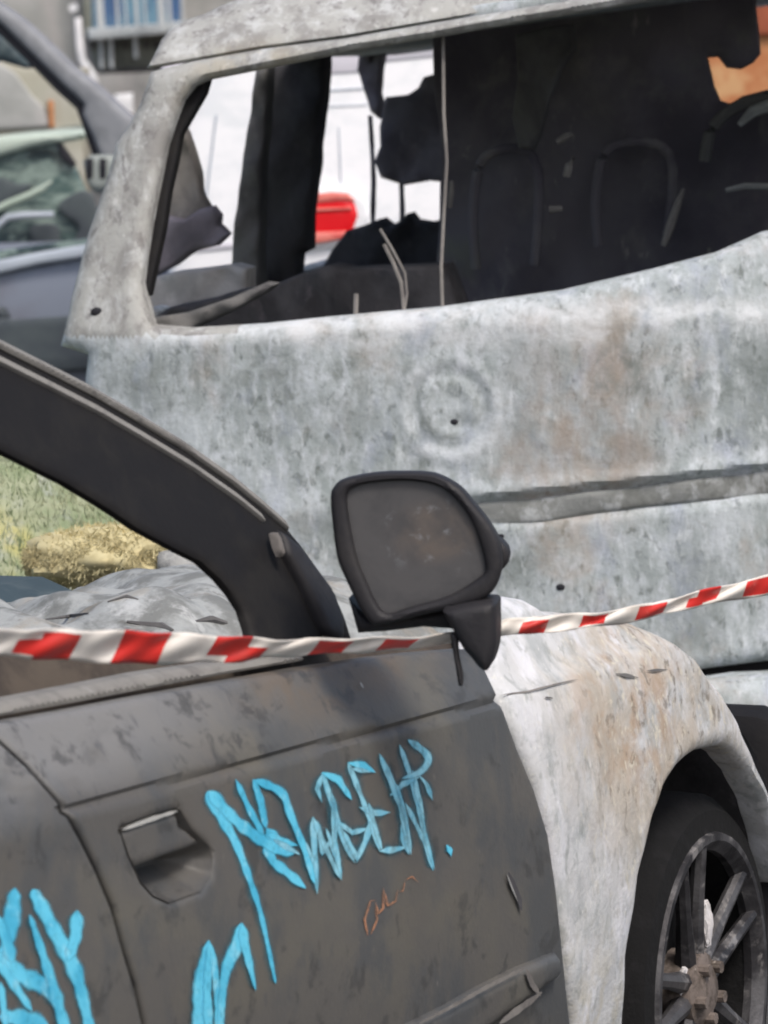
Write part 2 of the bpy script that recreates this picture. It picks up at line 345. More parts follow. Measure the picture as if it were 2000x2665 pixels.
M['pale_green'] = mat('pale_green_paint', (186, 198, 186), [((166, 182, 166), (6, 6, 6), .42, .62, .7)], rough=.4)
M['green_glass'] = mat('green_glass_reflections', (84, 104, 102), [((146, 162, 154), (4, 4, 13), .42, .6, .9), ((52, 64, 70), (6, 6, 9), .46, .62, .9), ((158, 176, 168), (9, 9, 24), .56, .7, .7)], rough=.12, spec=.5)  # reflections in the panes, painted as pale and dark layers
M['wall_pale'] = mat('pale_render', (176, 176, 174), [((148, 150, 146), (2.5, 2.5, 2.5), .42, .62, .7), ((190, 184, 182), (5, 5, 1), .52, .68, .5)], rough=.95)
M['wall_warm'] = mat('warm_render', (168, 166, 152), [((148, 140, 122), (1.8, 1.8, 1.8), .42, .62, .8), ((184, 182, 172), (5, 5, 5), .5, .66, .6)], rough=.95)
M['concrete'] = mat('weathered_concrete', (138, 142, 134), [((104, 106, 98), (4, 4, 7), .42, .62, .8)], rough=.95, bump=.5)
M['white_rail'] = mat('white_painted_metal', (206, 212, 214), [((180, 188, 192), (6, 6, 6), .42, .62, .6)], rough=.5)
M['blue_glass'] = mat('blue_window', (70, 98, 136), [((104, 140, 158), (5, 5, 2), .46, .6, .9), ((54, 66, 100), (7, 7, 4), .52, .66, .8)], rough=.2, spec=.5)
M['orange'] = mat('orange_render', (196, 142, 100), [((176, 112, 74), (3, 3, 3), .42, .6, .8), ((206, 168, 124), (6, 6, 6), .52, .68, .7)], rough=.95)
M['terracotta'] = mat('terracotta', (160, 92, 66), [((136, 74, 56), (6, 6, 6), .42, .62, .8)], rough=.9)
M['dark_blue'] = mat('dark_navy_body', (72, 78, 84), [((88, 96, 98), (5, 5, 5), .42, .62, .7)], rough=.6)

# ------------------------------------------------------------------ ground
def up_frame(x, y): return Frame((x, y, 0), 0)
bm = bmesh.new()
bmesh.ops.create_grid(bm, x_segments=40, y_segments=40, size=300)
g = obj('ground', bm, M['asphalt'], smooth=False); g['kind'] = 'structure'
def bank_h(x, y):
    # earth bank: its nose comes down beside the van; the top runs back along the van's left side
    ex = (-0.20 - x) / 0.16 if y < 8.9 else (-0.72 - x) / 0.3
    sx = max(0, min(1, ex)); sx = sx * sx * (3 - 2 * sx)
    sy = max(0, min(1, (y - 8.22) / 0.55)); sy = sy * sy * (3 - 2 * sy)
    sx *= 1 - .24 * max(0, min(1, (x + .66) / .3))
    if x > -.72 and y > 8.76: sx *= max(0, 1 - (y - 8.76) / .06)
    ty = max(0, min(1, (12.5 - y) / 1.8))
    tx = max(0, min(1, (x + 7) / 1.5))
    n = 0.035 * math.sin(7 * x + 2.1) * math.sin(9 * y + .4) + 0.02 * math.sin(23 * x) * math.cos(19 * y)
    return (0.95 * sy ** .7 + n) * sx * ty * tx - 0.03
bm = bmesh.new(); NX, NY = 150, 110; vsx = []
for j in range(NY + 1):
    row = []
    for i in range(NX + 1):
        x = -7.5 + 7.4 * (1 - (1 - i / NX) ** 1.6); y = 8.15 + 4.6 * (j / NY) ** 1.5
        row.append(bm.verts.new((x, y, bank_h(x, y))))
    vsx.append(row)
for j in range(NY):
    for i in range(NX): bm.faces.new((vsx[j][i], vsx[j][i + 1], vsx[j + 1][i + 1], vsx[j + 1][i]))
o = obj('terrain', bm, M['earth']); o['kind'] = 'structure'
bm = bmesh.new()
for k in range(80000):
    x = -0.3 - 1.5 * random.random(); y = 8.24 + 1.0 * random.random() ** 1.3
    h = bank_h(x, y)
    if h < 0.1: continue
    L = random.uniform(.010, .030); a = random.uniform(0, 6.28); wd = random.uniform(.0008, .0018)
    d = Vector((math.cos(a), math.sin(a), 0)); p = Vector((x, y, h - .004)); lean = Vector((random.uniform(-.6, .6), random.uniform(-.9, .2), 1)).normalized() * L
    v = [bm.verts.new(p - d * wd), bm.verts.new(p + d * wd), bm.verts.new(p + lean + d * wd * .2)]; bm.faces.new(v)
o = obj('grass', bm, M['grass'], smooth=False, recalc=False); o['kind'] = 'stuff'

# ------------------------------------------------------------------ the burnt dark car in front
CAR = Frame((at(870, 1640, 5.7).x, 5.7, 0), R(29))
car = thing('burnt_car', CAR, 'burnt out dark grey car in front with blue graffiti on its door', 'car')
flat0 = Surf(CAR, 'x', lambda u, w: 0.0, 3.5, 9)
c1, c2 = flat0.unp((60, 2138)), flat0.unp((1240, 1842))
ks = (c2[1] - c1[1]) / (c2[0] - c1[0])
def crease(u): return c1[1] + ks * (u - c1[0])
def side(u, w):
    t = w - crease(u)
    if t > 0: v = -0.62 * t
    else:
        k = min(1, -t / 0.62); v = 0.035 * math.sin(math.pi * k) - 0.03 * k
    return v
DOOR = Surf(CAR, 'x', side, 3.5, 9)
def fend(u, w):
    k = max(0, u - .55)
    return side(min(u, .5), min(w, .80)) - .06 * k - .06 * k * k - 1.3 * max(0, w - .72) ** 2 * 2.2
FEND = Surf(CAR, 'x', fend, 3.5, 9)
def groove(a, b, d):
    t = (b - crease(a)) / 0.0045
    return -0.009 * math.exp(-t * t)
def dents(a, b, d):
    return groove(a, b, d) + .0025 * math.sin(9 * a + 3 * b) * math.sin(14 * b + 1.3) * (1 if b > crease(a) else .4) 
gap = [(-70, 1880), (0, 1927), (78, 1997), (170, 2101), (218, 2188), (257, 2267), (297, 2363), (331, 2485), (358, 2572), (379, 2665), (400, 2790)]
belt = [(1225, 1690), (1100, 1700), (1000, 1712), (800, 1740), (589, 1777), (400, 1812), (200, 1850), (0, 1885), (-70, 1899)]
fr_edge = [(1420, 2800), (1488, 2665), (1476, 2554), (1464, 2434), (1451, 2313), (1430, 2172), (1395, 2057), (1350, 1949), (1304, 1823), (1262, 1735)]
fr_edge[0] = (1494, 2800)
handle_out = [(314, 2158), (390, 2128), (467, 2105), (500, 2160), (545, 2205), (554, 2230), (552, 2275), (523, 2320), (440, 2350), (400, 2332), (368, 2297), (335, 2225)]
fd = [(x + 5, y) for x, y in gap] + fr_edge + belt
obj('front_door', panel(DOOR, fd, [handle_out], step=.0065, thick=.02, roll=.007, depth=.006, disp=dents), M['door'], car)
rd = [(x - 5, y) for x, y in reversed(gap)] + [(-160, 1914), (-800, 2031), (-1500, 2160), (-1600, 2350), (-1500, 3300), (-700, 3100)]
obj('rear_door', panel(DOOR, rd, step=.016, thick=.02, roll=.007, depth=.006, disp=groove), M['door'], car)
# handle: a bowl pressed into the door and a pull flap over its upper half
def bowl(a, b, d): return -.055 * min(1, d / .03) ** .7
hp = [(x, y) for x, y in handle_out]
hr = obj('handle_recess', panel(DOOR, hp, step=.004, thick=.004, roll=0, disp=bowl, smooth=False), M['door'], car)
flap = [(317, 2160), (392, 2132), (467, 2110), (474, 2150), (500, 2166), (530, 2190), (524, 2200), (440, 2228), (352, 2262), (334, 2222), (322, 2190)]
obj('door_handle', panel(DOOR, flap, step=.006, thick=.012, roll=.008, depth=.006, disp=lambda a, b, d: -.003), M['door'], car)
bm = bmesh.new(); ribbon(bm, DOOR, [(318, 2160), (392, 2133), (462, 2111)], [9, 12, 8], -.002, .002); obj('edge_highlight', bm, M['stone'], car.children[-1])  # pale strip: the highlight on the flap's top edge, put in as colour
# lower rubbing strip, scorched and split
st = [(1000, 2692), (1052, 2665), (1150, 2618), (1233, 2571), (1341, 2517), (1400, 2494), (1436, 2478), (1442, 2540), (1400, 2570), (1353, 2604), (1263, 2667), (1200, 2710), (1080, 2760), (960, 2790), (820, 2790)]
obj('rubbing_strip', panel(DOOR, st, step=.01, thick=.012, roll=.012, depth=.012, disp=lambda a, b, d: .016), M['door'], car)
bm = bmesh.new()
for pts, wd in (([(1055, 2662), (1150, 2612), (1233, 2566), (1330, 2518)], [6, 10, 8]), ([(1265, 2662), (1310, 2628), (1350, 2600), (1375, 2580)], [14, 18, 10]), ([(1335, 2520), (1350, 2560), (1372, 2590)], [10, 16, 8])):
    ribbon(bm, DOOR, pts, wd, .018, .002)
obj('split_edge', bm, M['trim_grey'], car)
bm = bmesh.new()
ribbon(bm, DOOR, [(1318, 2270), (1330, 2300), (1345, 2335), (1352, 2370)], [9, 14, 10], .0005, .003)
obj('gouge', bm, M['soot'], car)
for pts, wd in (([(1312, 2275), (1325, 2310), (1340, 2345)], [4, 4, 3]), ([(930, 1776), (938, 1790)], [12, 10])):
    bm = bmesh.new(); ribbon(bm, DOOR, pts, wd, .0005, .004); obj('bare_metal_scratch', bm, M['stone'], car)
# belt moulding: two rails under the window, then the scorched lining inside
top = [(-160, 1860), (0, 1828), (200, 1790), (392, 1752), (600, 1722), (800, 1700)]; bot = [(800, 1722), (600, 1756), (392, 1795), (200, 1832), (0, 1868), (-160, 1900)]
obj('window_moulding', panel(DOOR.shifted(.012), top + bot, step=.012, thick=.02, roll=.01, depth=.01), M['pillar_rail'], car)
inn = [(-160, 1700), (300, 1690), (700, 1680), (1230, 1670), (1230, 1740), (800, 1760), (400, 1830), (-160, 1940)]
obj('door_lining', panel(DOOR.shifted(.075), inn, step=.03, thick=.02, roll=.01, depth=.01), M['brown'], car)
bk = [(-200, 1930), (400, 1822), (1200, 1706), (1300, 1760), (1560, 2300), (1590, 2800), (-200, 2800)]
obj('door_inner_shell', panel(DOOR.shifted(.055), bk, step=.06, thick=.01, roll=0), M['soot'], car)
# A-pillar: dark face and the two pale roof rails along its upper edge
PIL = Surf(CAR, 'x', lambda u, w: -.075 - .42 * max(0, w - .90), 3.2, 9)
up = [(-260, 752), (-120, 826), (0, 885), (120, 945), (241, 1007), (361, 1077), (482, 1150), (602, 1234), (675, 1294), (752, 1362)]
sail = [(800, 1420), (850, 1490), (880, 1530), (910, 1600), (940, 1690)]
lowp = [(645, 1700), (645, 1657), (640, 1635), (624, 1586), (596, 1543), (564, 1505), (515, 1460), (445, 1425), (352, 1375), (271, 1320), (163, 1255), (0, 1174), (-120, 1110), (-260, 1040)]
obj('windscreen_pillar', panel(PIL, up + sail + [(x + 26, y + 6) for x, y in lowp], step=.02, thick=.008, roll=.014, depth=.008, disp=lambda a, b, d: -.004), M['pillar'], car)
def band(line, a, b): return [(x + .35 * a, y + a) for x, y in line] + [(x + .35 * b, y + b) for x, y in reversed(line)]
obj('roof_rail', panel(PIL, band(up, -6, 27), step=.02, thick=.02, roll=.009, depth=.010, disp=lambda a, b, d: .004), M['pillar_rail'], car)
obj('roof_rail', panel(PIL, band(up[:-1], 42, 78), step=.02, thick=.02, roll=.012, depth=.014, disp=lambda a, b, d: .004), M['pillar_rail'], car)
obj('sail_panel', panel(PIL.shifted(-.012), [(742, 1380), (790, 1420), (850, 1500), (880, 1545), (905, 1620), (900, 1690), (860, 1640), (800, 1520), (755, 1440)], step=.02, thick=.03, roll=.01, depth=.01), M['plastic'], car)
obj('sail_chip', panel(PIL.shifted(-.02), [(724, 1390), (732, 1386), (746, 1438), (742, 1450), (732, 1426)], step=.01, thick=.01, roll=.003, depth=.003), M['trim_grey'], car)
# fender with wheel arch
arch = [(1632, 2800), (1632, 2665), (1640, 2486), (1652, 2400), (1669, 2292), (1686, 2223), (1709, 2132), (1732, 2063), (1772, 2000), (1829, 1955), (1886, 1943), (1920, 1960), (1960, 2006), (2000, 2086), (2030, 2180), (2050, 2300)]
outer = [(2110, 2300), (2060, 2160), (2000, 2040), (1972, 1972), (1932, 1875), (1886, 1800), (1857, 1766), (1817, 1709), (1772, 1674), (1715, 1646), (1660, 1622), (1612, 1612), (1560, 1600), (1500, 1597), (1420, 1590), (1392, 1562), (1330, 1552), (1272, 1556)]
ledge = [(1268, 1640), (1272, 1735), (1313, 1823), (1359, 1949), (1404, 2057), (1438, 2172), (1460, 2313), (1473, 2434), (1485, 2554), (1497, 2665), (1503, 2800)]
rng = np.random.RandomState(3)
fb = panel(FEND, arch + outer + ledge, step=.01, thick=.03, roll=.02, depth=.02,
           disp=lambda a, b, d: .0022 * math.sin(21 * a + 5) * math.sin(17 * b) + .0014 * math.sin(55 * a) * math.cos(47 * b))
fender = obj('front_fender', fb, M['fender'], car)
for pts, wd, nm in (([(1306, 1808), (1370, 1800), (1446, 1780), (1500, 1768)], [4, 5, 3], 'crack'), ([(1600, 1753), (1625, 1757), (1660, 1764)], [6, 10, 4], 'crack'), ([(1680, 1746), (1705, 1744), (1735, 1742)], [5, 7, 4], 'crack'), ([(1416, 1815), (1436, 1817)], [12, 10], 'bolt_hole')):
    bm = bmesh.new(); ribbon(bm, FEND, pts, wd, .0005, .0016); obj(nm, bm, M['trim_grey'] if pts[0][0] < 1400 else M['soot_grey'], fender)
WX = fend(FEND.unp((1830, 2300))[0], .5) - .075
wc = Surf(CAR, 'x', lambda u, w: WX, 3.5, 9).unp((1852, 2580)); WU, WW = wc[0], 0.31
bm = bmesh.new()
pr = []
for k in range(25):
    a = math.pi * (-.12 + 1.24 * k / 24); pr.append((WU + .335 * math.cos(a), WW + .345 * math.sin(a)))
ring = [[bm.verts.new((x, u, wv)) for u, wv in pr] for x in (WX - .03, WX - .40)]
for k in range(24): bm.faces.new((ring[0][k], ring[0][k + 1], ring[1][k + 1], ring[1][k]))
bm.faces.new(ring[1])
obj('wheel_housing', bm, M['soot'], car)
# wheels
def wheel(cx, cu, cw, steer, out=1):
    Mw = Matrix.Translation((cx, cu, cw)) @ Matrix.Rotation(steer, 4, 'Z') @ Matrix.Diagonal((out, 1, 1, 1))
    bm = bmesh.new(); lathe(bm, [(.205, -.02), (.225, .0), (.262, -.004), (.285, -.03), (.288, -.10), (.28, -.16), (.205, -.17)], Mw)
    ty = obj('wheel', bm, M['tyre'], car)
    bm = bmesh.new(); lathe(bm, [(.232, -.006), (.228, .006), (.218, .006), (.2035, -.010), (.2035, -.022), (.215, -.022)], Mw)
    obj('rim', bm, M['rim'], ty)
    for k in range(5):
        a = R(90 + 72 * k + 14); bm = bmesh.new()
        for s0, s1 in (((.045, -.016), (.21, -.040)), ((.045, .016), (.21, .040))):
            pts = []
            for t in (0, .5, 1):
                rr = s0[0] + (s1[0] - s0[0]) * t; of = s0[1] + (s1[1] - s0[1]) * t
                pts.append(Mw @ Vector((-.028 + .02 * t, rr * math.cos(a) - of * math.sin(a), rr * math.sin(a) + of * math.cos(a))))
            tube(bm, pts, [.017, .012, .011], 8)
        obj('spoke', bm, M['rim'], ty)
    bm = bmesh.new(); lathe(bm, [(.0005, .0), (.03, .0), (.055, -.012), (.06, -.03), (.06, -.06), (.0005, -.06)], Mw, 24)
    for k in range(5):
        a = R(72 * k + 50); lathe(bm, [(.0005, .008), (.009, .008), (.010, -.02), (.0005, -.02)], Mw @ Matrix.Translation((0, .04 * math.cos(a), .04 * math.sin(a))), 8)
    obj('hub', bm, M['hub'], ty)
    bm = bmesh.new(); lathe(bm, [(.05, -.07), (.13, -.07), (.13, -.09), (.05, -.09)], Mw, 32)
    obj('brake_disc', bm, M['tyre'], ty)
    return ty
fw = wheel(WX, WU, wc[1], R(5))
for (px, py), s in (((1842, 2405), (.006, .011, .036)), ((1782, 2562), (.006, .016, .026))):  # first lump: light through a wheel gap, painted white; second: ash
    p = Surf(CAR, 'x', lambda u, w: WX - .02, 3.5, 9).at((px, py)); bm = bmesh.new()
    r = bmesh.ops.create_icosphere(bm, subdivisions=3, radius=1, matrix=Matrix.Translation(p) @ Matrix.Diagonal((s[0], s[1], s[2], 1)))
    for v in r['verts']: v.co += Vector([random.uniform(-.002, .002) for _ in range(3)])
    obj('ash_and_gap_light', bm, M['ash_gap_white'], fw)
wheel(-.085, WU - 2.55, WW, 0)
wheel(-1.56, WU, WW, R(6), -1); wheel(-1.56, WU - 2.55, WW, 0, -1)
# mirror
MF = Frame(at(1090, 1430, 5.66), R(6)); MF.O.z = 0
mloc = lambda p: CAR.loc(MF.O + MF.x * p.x + MF.y * p.y + Vector((0, 0, p.z)))
def to_car(bm):
    for v in bm.verts: v.co = mloc(v.co)
    return bm
MS = Surf(MF, 'y', lambda x, z: 0.0, 3, 9)
house = [(859, 1295), (869, 1266), (893, 1249), (965, 1234), (1037, 1230), (1110, 1232), (1148, 1242), (1196, 1270), (1230, 1309), (1269, 1357), (1294, 1400), (1304, 1438), (1306, 1472), (1300, 1500), (1292, 1524), (1273, 1550), (1240, 1569), (1182, 1586), (1110, 1600), (999, 1627), (970, 1627), (941, 1593), (902, 1516), (878, 1458), (866, 1381)]
glass = [(902, 1300), (925, 1268), (980, 1256), (1060, 1252), (1134, 1264), (1182, 1297), (1222, 1350), (1247, 1410), (1262, 1470), (1255, 1497), (1172, 1550), (1076, 1579), (1010, 1598), (982, 1575), (955, 1520), (925, 1440)]
bm = panel(MS, house, [glass], step=.01, thick=.02, roll=.008, depth=.008, smooth=True, rs=8)
# shell behind the frame, closing forwards
P = [MS.at(p) for p in resample(house, 12, True)]; cx = sum((p for p in P), Vector()) / len(P)
rings = []
for k, dz in ((1.0, .012), (1.0, .03), (.93, .06), (.78, .085), (.5, .105), (.2, .112)):
    rings.append([bm.verts.new(Vector((cx.x + (p.x - cx.x) * k, dz, cx.z + (p.z - cx.z) * k))) for p in P])
for A, B in zip(rings, rings[1:]):
    for k in range(len(P)): bm.faces.new((A[k], A[(k + 1) % len(P)], B[(k + 1) % len(P)], B[k]))
bm.faces.new(rings[-1])
mir = obj('wing_mirror', to_car(bm), M['plastic'], car)
gl = [(x + (1 if x > 1080 else -1) * 6, y + (1 if y > 1430 else -1) * 6) for x, y in glass]
gc = mloc(MS.at((1130, 1390)))
M['glass_dirty_reflecting'] = mat('sooty_glass_with_reflection', (84, 83, 84), [((108, 98, 90), (13, 13, 13), .3, .66, .8, tuple(gc), (.07, .2, .05)), ((72, 72, 74), (14, 14, 14), .46, .66, .7), ((136, 138, 142), (40, 40, 40), .56, .68, .6, tuple(gc), (.09, .2, .06))], rough=.42, bump=.05, bscale=160)  # soot, plus the mirror's reflection put into the patches around its centre
obj('mirror_glass', to_car(panel(MS.shifted(.010), gl, step=.012, thick=.003, roll=.004, depth=.002, smooth=True, rs=8)), M['glass_dirty_reflecting'], mir)
obj('mirror_back_clip', to_car(panel(MS.shifted(.03), [(1280, 1396), (1304, 1408), (1320, 1426), (1325, 1446), (1320, 1470), (1304, 1488), (1280, 1484)], step=.01, thick=.03, roll=.006, depth=.006)), M['plastic'], mir)
stalk = [(1150, 1592), (1172, 1584), (1230, 1572), (1284, 1570), (1290, 1600), (1290, 1680), (1279, 1728), (1264, 1750), (1246, 1742), (1222, 1712), (1206, 1695), (1180, 1650)]
obj('mirror_foot', to_car(panel(MS.shifted(-.03), stalk, step=.01, thick=.07, roll=.012, depth=.016, smooth=True, rs=8)), M['plastic'], mir)
obj('melted_drip', to_car(panel(MS.shifted(-.02), [(1172, 1650), (1190, 1655), (1194, 1710), (1204, 1760), (1202, 1788), (1194, 1786), (1186, 1740), (1178, 1690)], step=.01, thick=.01, roll=.004, depth=.004, smooth=True, rs=8)), M['plastic'], mir)
arm = [(905, 1560), (960, 1612), (990, 1618), (1100, 1592), (1180, 1580), (1185, 1640), (1100, 1634), (1000, 1646), (930, 1650)]
obj('mirror_arm', to_car(panel(MS.shifted(.03), arm, step=.015, thick=.05, roll=.012, depth=.012)), M['plastic'], mir)
# bonnet: crumpled ash-grey sheet, its far corner still painted
def hood_z(v, u):
    k = max(0, min(1, (v + .74) / .34)); k = k * k * (3 - 2 * k)
    e = max(0, min(1, (-v - 1.0) / .2))
    z = .845 - .17 * k - .05 * e - .05 * max(0, u - 1.0)
    z += .020 * math.sin(11 * u + 6 * v) * math.sin(7 * v - 4 * u) + .013 * abs(math.sin(15 * u - 11 * v + 1)) + .005 * math.sin(41 * v + 17 * u) * math.sin(33 * u) + .012 * abs(math.sin(23 * u + 9 * v)) - .02 * max(0, math.sin(9 * v + 13 * u)) ** 6
    return z - .02
def hood_part(v0, v1, u0, u1, nv, nu, th=.012):
    bm = bmesh.new(); T, B = [], []
    for i in range(nv + 1):
        v = v0 + (v1 - v0) * i / nv
        T.append([bm.verts.new((v, u0 + (u1 - u0) * j / nu, hood_z(v, u0 + (u1 - u0) * j / nu))) for j in range(nu + 1)])
        B.append([bm.verts.new(q.co - Vector((0, 0, th))) for q in T[-1]])
    for i in range(nv):
        for j in range(nu):
            bm.faces.new((T[i][j], T[i + 1][j], T[i + 1][j + 1], T[i][j + 1])); bm.faces.new((B[i][j], B[i][j + 1], B[i + 1][j + 1], B[i + 1][j]))
    for i in range(nv):
        for j in (0, nu): bm.faces.new((T[i][j], T[i + 1][j], B[i + 1][j], B[i][j]))
    for j in range(nu):
        for i in (0, nv): bm.faces.new((T[i][j], T[i][j + 1], B[i][j + 1], B[i][j]))
    return bm
hood_z0 = hood_z
def hood_at(px, py):
    o = CAR.loc(CAM); d = CAR.dirl(ray(px, py)); t = 5.0
    for _ in range(400):
        q = o + d * t
        if q.z <= hood_z0(q.x, q.y) + .003: break
        t += .01
    return q
hood = obj('bonnet', hood_part(-.2, -1.2, .34, 1.32, 80, 100), M['hood'], car)
for pts, rad in (([(330, 1618), (370, 1626), (420, 1630), (450, 1640)], [.002, .005, .006, .002]), ([(510, 1618), (550, 1612), (590, 1622)], [.002, .006, .003]), ([(280, 1566), (330, 1552), (360, 1560)], [.001, .003, .001]), ([(120, 1612), (180, 1604), (230, 1596)], [.001, .003, .001])):
    bm = bmesh.new(); tube(bm, [hood_at(*p) for p in pts], rad, 6); obj('crevice_shade', bm, M['soot_grey'], hood)  # dark tubes laid on the sheet for the shade in its crevices
def far_z(v, u): return .80 - .05 * max(0, u - .5) ** 2
bm = bmesh.new(); box(bm, (-1.37, .86, .50), (.36, 1.02, .62), 0, .07)
obj('far_fender', bm, M['teal'], car, label='unburnt dark teal front corner beyond the ashen bonnet')
bm = bmesh.new(); box(bm, (-.8, 1.0, .45), (.9, 1.1, .35), 0, .05); obj('engine_block', bm, M['soot'], car)
bm = bmesh.new(); box(bm, (-.8, .22, .62), (1.36, .3, .32), 0, .05); obj('dashboard', bm, M['soot'], car)
bm = bmesh.new(); box(bm, (-.8, -.9, .22), (1.4, 2.6, .08), 0, .02); obj('cabin_floor', bm, M['soot'], car)
bm = bmesh.new(); box(bm, (-.8, -1.1, 1.40), (1.02, 1.5, .05), 0, .02); obj('roof', bm, M['pillar_rail'], car)
bm = bmesh.new(); tube(bm, [PIL.at((-240, 800), -.04), PIL.at((-330, 780), -.07), Vector((-.30, -1.0, 1.39)), Vector((-.24, -1.75, 1.39))], [.045, .05, .05, .05]); obj('roof_rail', bm, M['pillar_rail'], car)
bm = bmesh.new(); box(bm, (-.07, -.6, .19), (.12, 2.5, .16), 0, .03); obj('sill', bm, M['soot_grey'], car)
bm = bmesh.new(); tube(bm, [(-1.48, .15, .9), (-1.40, -.3, 1.2), (-1.30, -.55, 1.39)], [.035, .03, .03]); obj('windscreen_pillar', bm, M['pillar'], car)
for v in (-.22, -1.36):
    bm = bmesh.new(); tube(bm, [(v * .98 - .02, -2.3, .9), (v, -1.95, 1.2), (v, -1.75, 1.39)], [.06, .05, .04]); obj('rear_pillar', bm, M['pillar'], car)
bm = bmesh.new(); box(bm, (-1.5, -.8, .58), (.08, 2.0, .6), 0, .03); obj('far_side_panel', bm, M['door'], car)
bm = bmesh.new(); box(bm, (-.78, -2.35, .62), (1.5, .9, .55), 0, .12); obj('tail_body', bm, M['door'], car)
bm = bmesh.new(); box(bm, (-.85, 1.86, .42), (1.2, .1, .3), 0, .04); obj('front_panel', bm, M['pillar'], car)
# paint on the door
def r8(L): return [(450 + x / 1.66, 1800 + y / 1.66) for x, y in L]
def r7(L): return [(x / 2.293, 1700 + y / 2.293) for x, y in L]
T1 = [([(145, 430), (215, 560), (270, 660), (330, 820), (380, 980), (440, 1262)], [26, 17, 13, 10, 8, 6]), ([(150, 430), (270, 560), (400, 655), (470, 690), (530, 690)], [24, 20, 22, 14]),
      ([(265, 378), (320, 500), (385, 620)], [8, 11, 14]), ([(340, 378), (372, 470), (395, 590)], [14, 12, 16]), ([(345, 382), (460, 435), (500, 530), (560, 680), (605, 830)], [14, 16, 13, 11, 9]),
      ([(390, 650), (430, 735), (500, 790), (570, 850)], [18, 18, 16, 14]), ([(400, 610), (470, 650), (535, 665)], [14, 14, 12]), ([(600, 540), (606, 700), (618, 875)], [13, 12, 7]), ([(600, 545), (660, 690), (722, 815)], [11, 10, 7]),
      ([(690, 460), (690, 640), (722, 815)], [10, 11, 7]), ([(640, 350), (690, 500), (730, 640), (782, 740)], [12, 10, 10, 8]), ([(640, 350), (710, 380), (768, 468)], [14, 13, 9]), ([(640, 355), (618, 420), (640, 480)], [10, 9, 7]),
      ([(700, 560), (770, 610), (840, 590)], [8, 10, 9]), ([(845, 560), (820, 660), (785, 740)], [9, 10, 7]), ([(752, 308), (820, 320), (872, 350)], [14, 13, 9]), ([(752, 308), (800, 430), (850, 560), (890, 690)], [13, 9, 10, 9]),
      ([(800, 500), (870, 525), (935, 522)], [12, 13, 9]), ([(885, 690), (940, 684), (1005, 672)], [13, 12, 8]), ([(885, 268), (930, 380), (985, 520), (1012, 705)], [9, 10, 11, 8]), ([(985, 560), (990, 640), (1010, 700)], [8, 9, 7]),
      ([(975, 230), (1020, 360), (1070, 560), (1125, 770)], [10, 8, 9, 5]), ([(1010, 208), (1080, 260), (1098, 300), (1060, 350), (985, 375)], [13, 13, 13, 11, 8]), ([(1058, 362), (1090, 400), (1116, 470)], [8, 9, 7]), ([(1040, 370), (1045, 440), (1060, 500)], [8, 8, 6]),
      ([(400, 590), (440, 650), (520, 690)], [20, 24, 12]), ([(430, 640), (545, 705)], [12, 8]), ([(620, 560), (640, 700), (690, 620)], [9, 9, 7]), ([(655, 590), (690, 690), (722, 795)], [8, 9, 6]), ([(680, 440), (702, 560), (690, 640)], [9, 8, 6]),
      ([(730, 600), (790, 720), (852, 600), (838, 552)], [9, 10, 9, 7]), ([(760, 332), (852, 348)], [9, 8]), ([(840, 480), (872, 600), (900, 690)], [9, 8, 7]), ([(905, 300), (960, 430), (1000, 520)], [8, 9, 7]), ([(960, 400), (1000, 560), (1022, 705)], [8, 9, 6]),
      ([(1000, 480), (1080, 640), (1120, 775)], [8, 9, 5]), ([(1030, 340), (1062, 470), (1085, 600)], [9, 8, 5]), ([(930, 452), (990, 400), (1062, 368)], [8, 11, 8]), ([(560, 640), (590, 720), (596, 800)], [9, 10, 7]), ([(1176, 662), (1192, 690), (1196, 712)], [14, 17, 10])]
T2 = [([(150, 1075), (128, 1200), (110, 1320), (112, 1520)], [15, 26, 26, 26]), ([(152, 1080), (175, 1200), (190, 1320), (188, 1520)], [12, 14, 13, 16]), ([(290, 1000), (268, 1100), (225, 1200), (205, 1340), (195, 1520)], [13, 22, 17, 12, 16]),
      ([(292, 1000), (302, 1090), (320, 1160), (352, 1292)], [14, 18, 11, 6]), ([(150, 1075), (140, 1300), (150, 1520)], [8, 16, 16])]
T3 = [([(82, 1400), (64, 1580), (30, 1760), (-40, 1900)], [26, 30, 24, 20]), ([(-30, 1560), (30, 1720), (70, 1850)], [18, 20, 22]), ([(185, 1410), (290, 1610), (410, 1830), (470, 2000), (540, 2300)], [24, 26, 30, 20, 20]), ([(450, 1535), (442, 1690), (395, 1840)], [22, 24, 20]),
      ([(165, 1560), (225, 1740), (290, 1940), (395, 2300)], [9, 16, 22, 20]), ([(-20, 1790), (110, 1920), (270, 1990), (350, 2100)], [30, 30, 34, 20]), ([(-20, 1840), (90, 2000), (185, 2140)], [16, 16, 10]), ([(-20, 2170), (120, 2180), (280, 2230)], [22, 34, 34]), ([(-10, 1960), (25, 2240)], [12, 14])]
for strokes, conv, lab in ((T1, r8, 'blue tag reading NEWGEN sprayed across the front door'), (T2, r8, 'lower blue tag on the front door'), (T3, r7, 'blue tag on the rear door')):
    bm = bmesh.new(); bh = bmesh.new()
    for i, (L, wd) in enumerate(strokes):
        nf = len(bm.faces); ribbon(bm, DOOR, conv(L), [x * 1.8 for x in wd], .0010 + .00025 * (i % 5)); bm.faces.ensure_lookup_table()
        if max(wd) <= 13:
            for f in bm.faces[nf:]: f.material_index = 1
        ribbon(bh, DOOR, conv(L), [x * 1.5 + 30 for x in wd], .0002 + .0001 * (i % 4), .0004)
    g = obj('graffiti', bm, [M['blue_paint'], M['blue_pale']], car, smooth=False, label=lab)
    obj('graffiti_overspray', bh, M['halo'], g, smooth=False)
bm = bmesh.new()
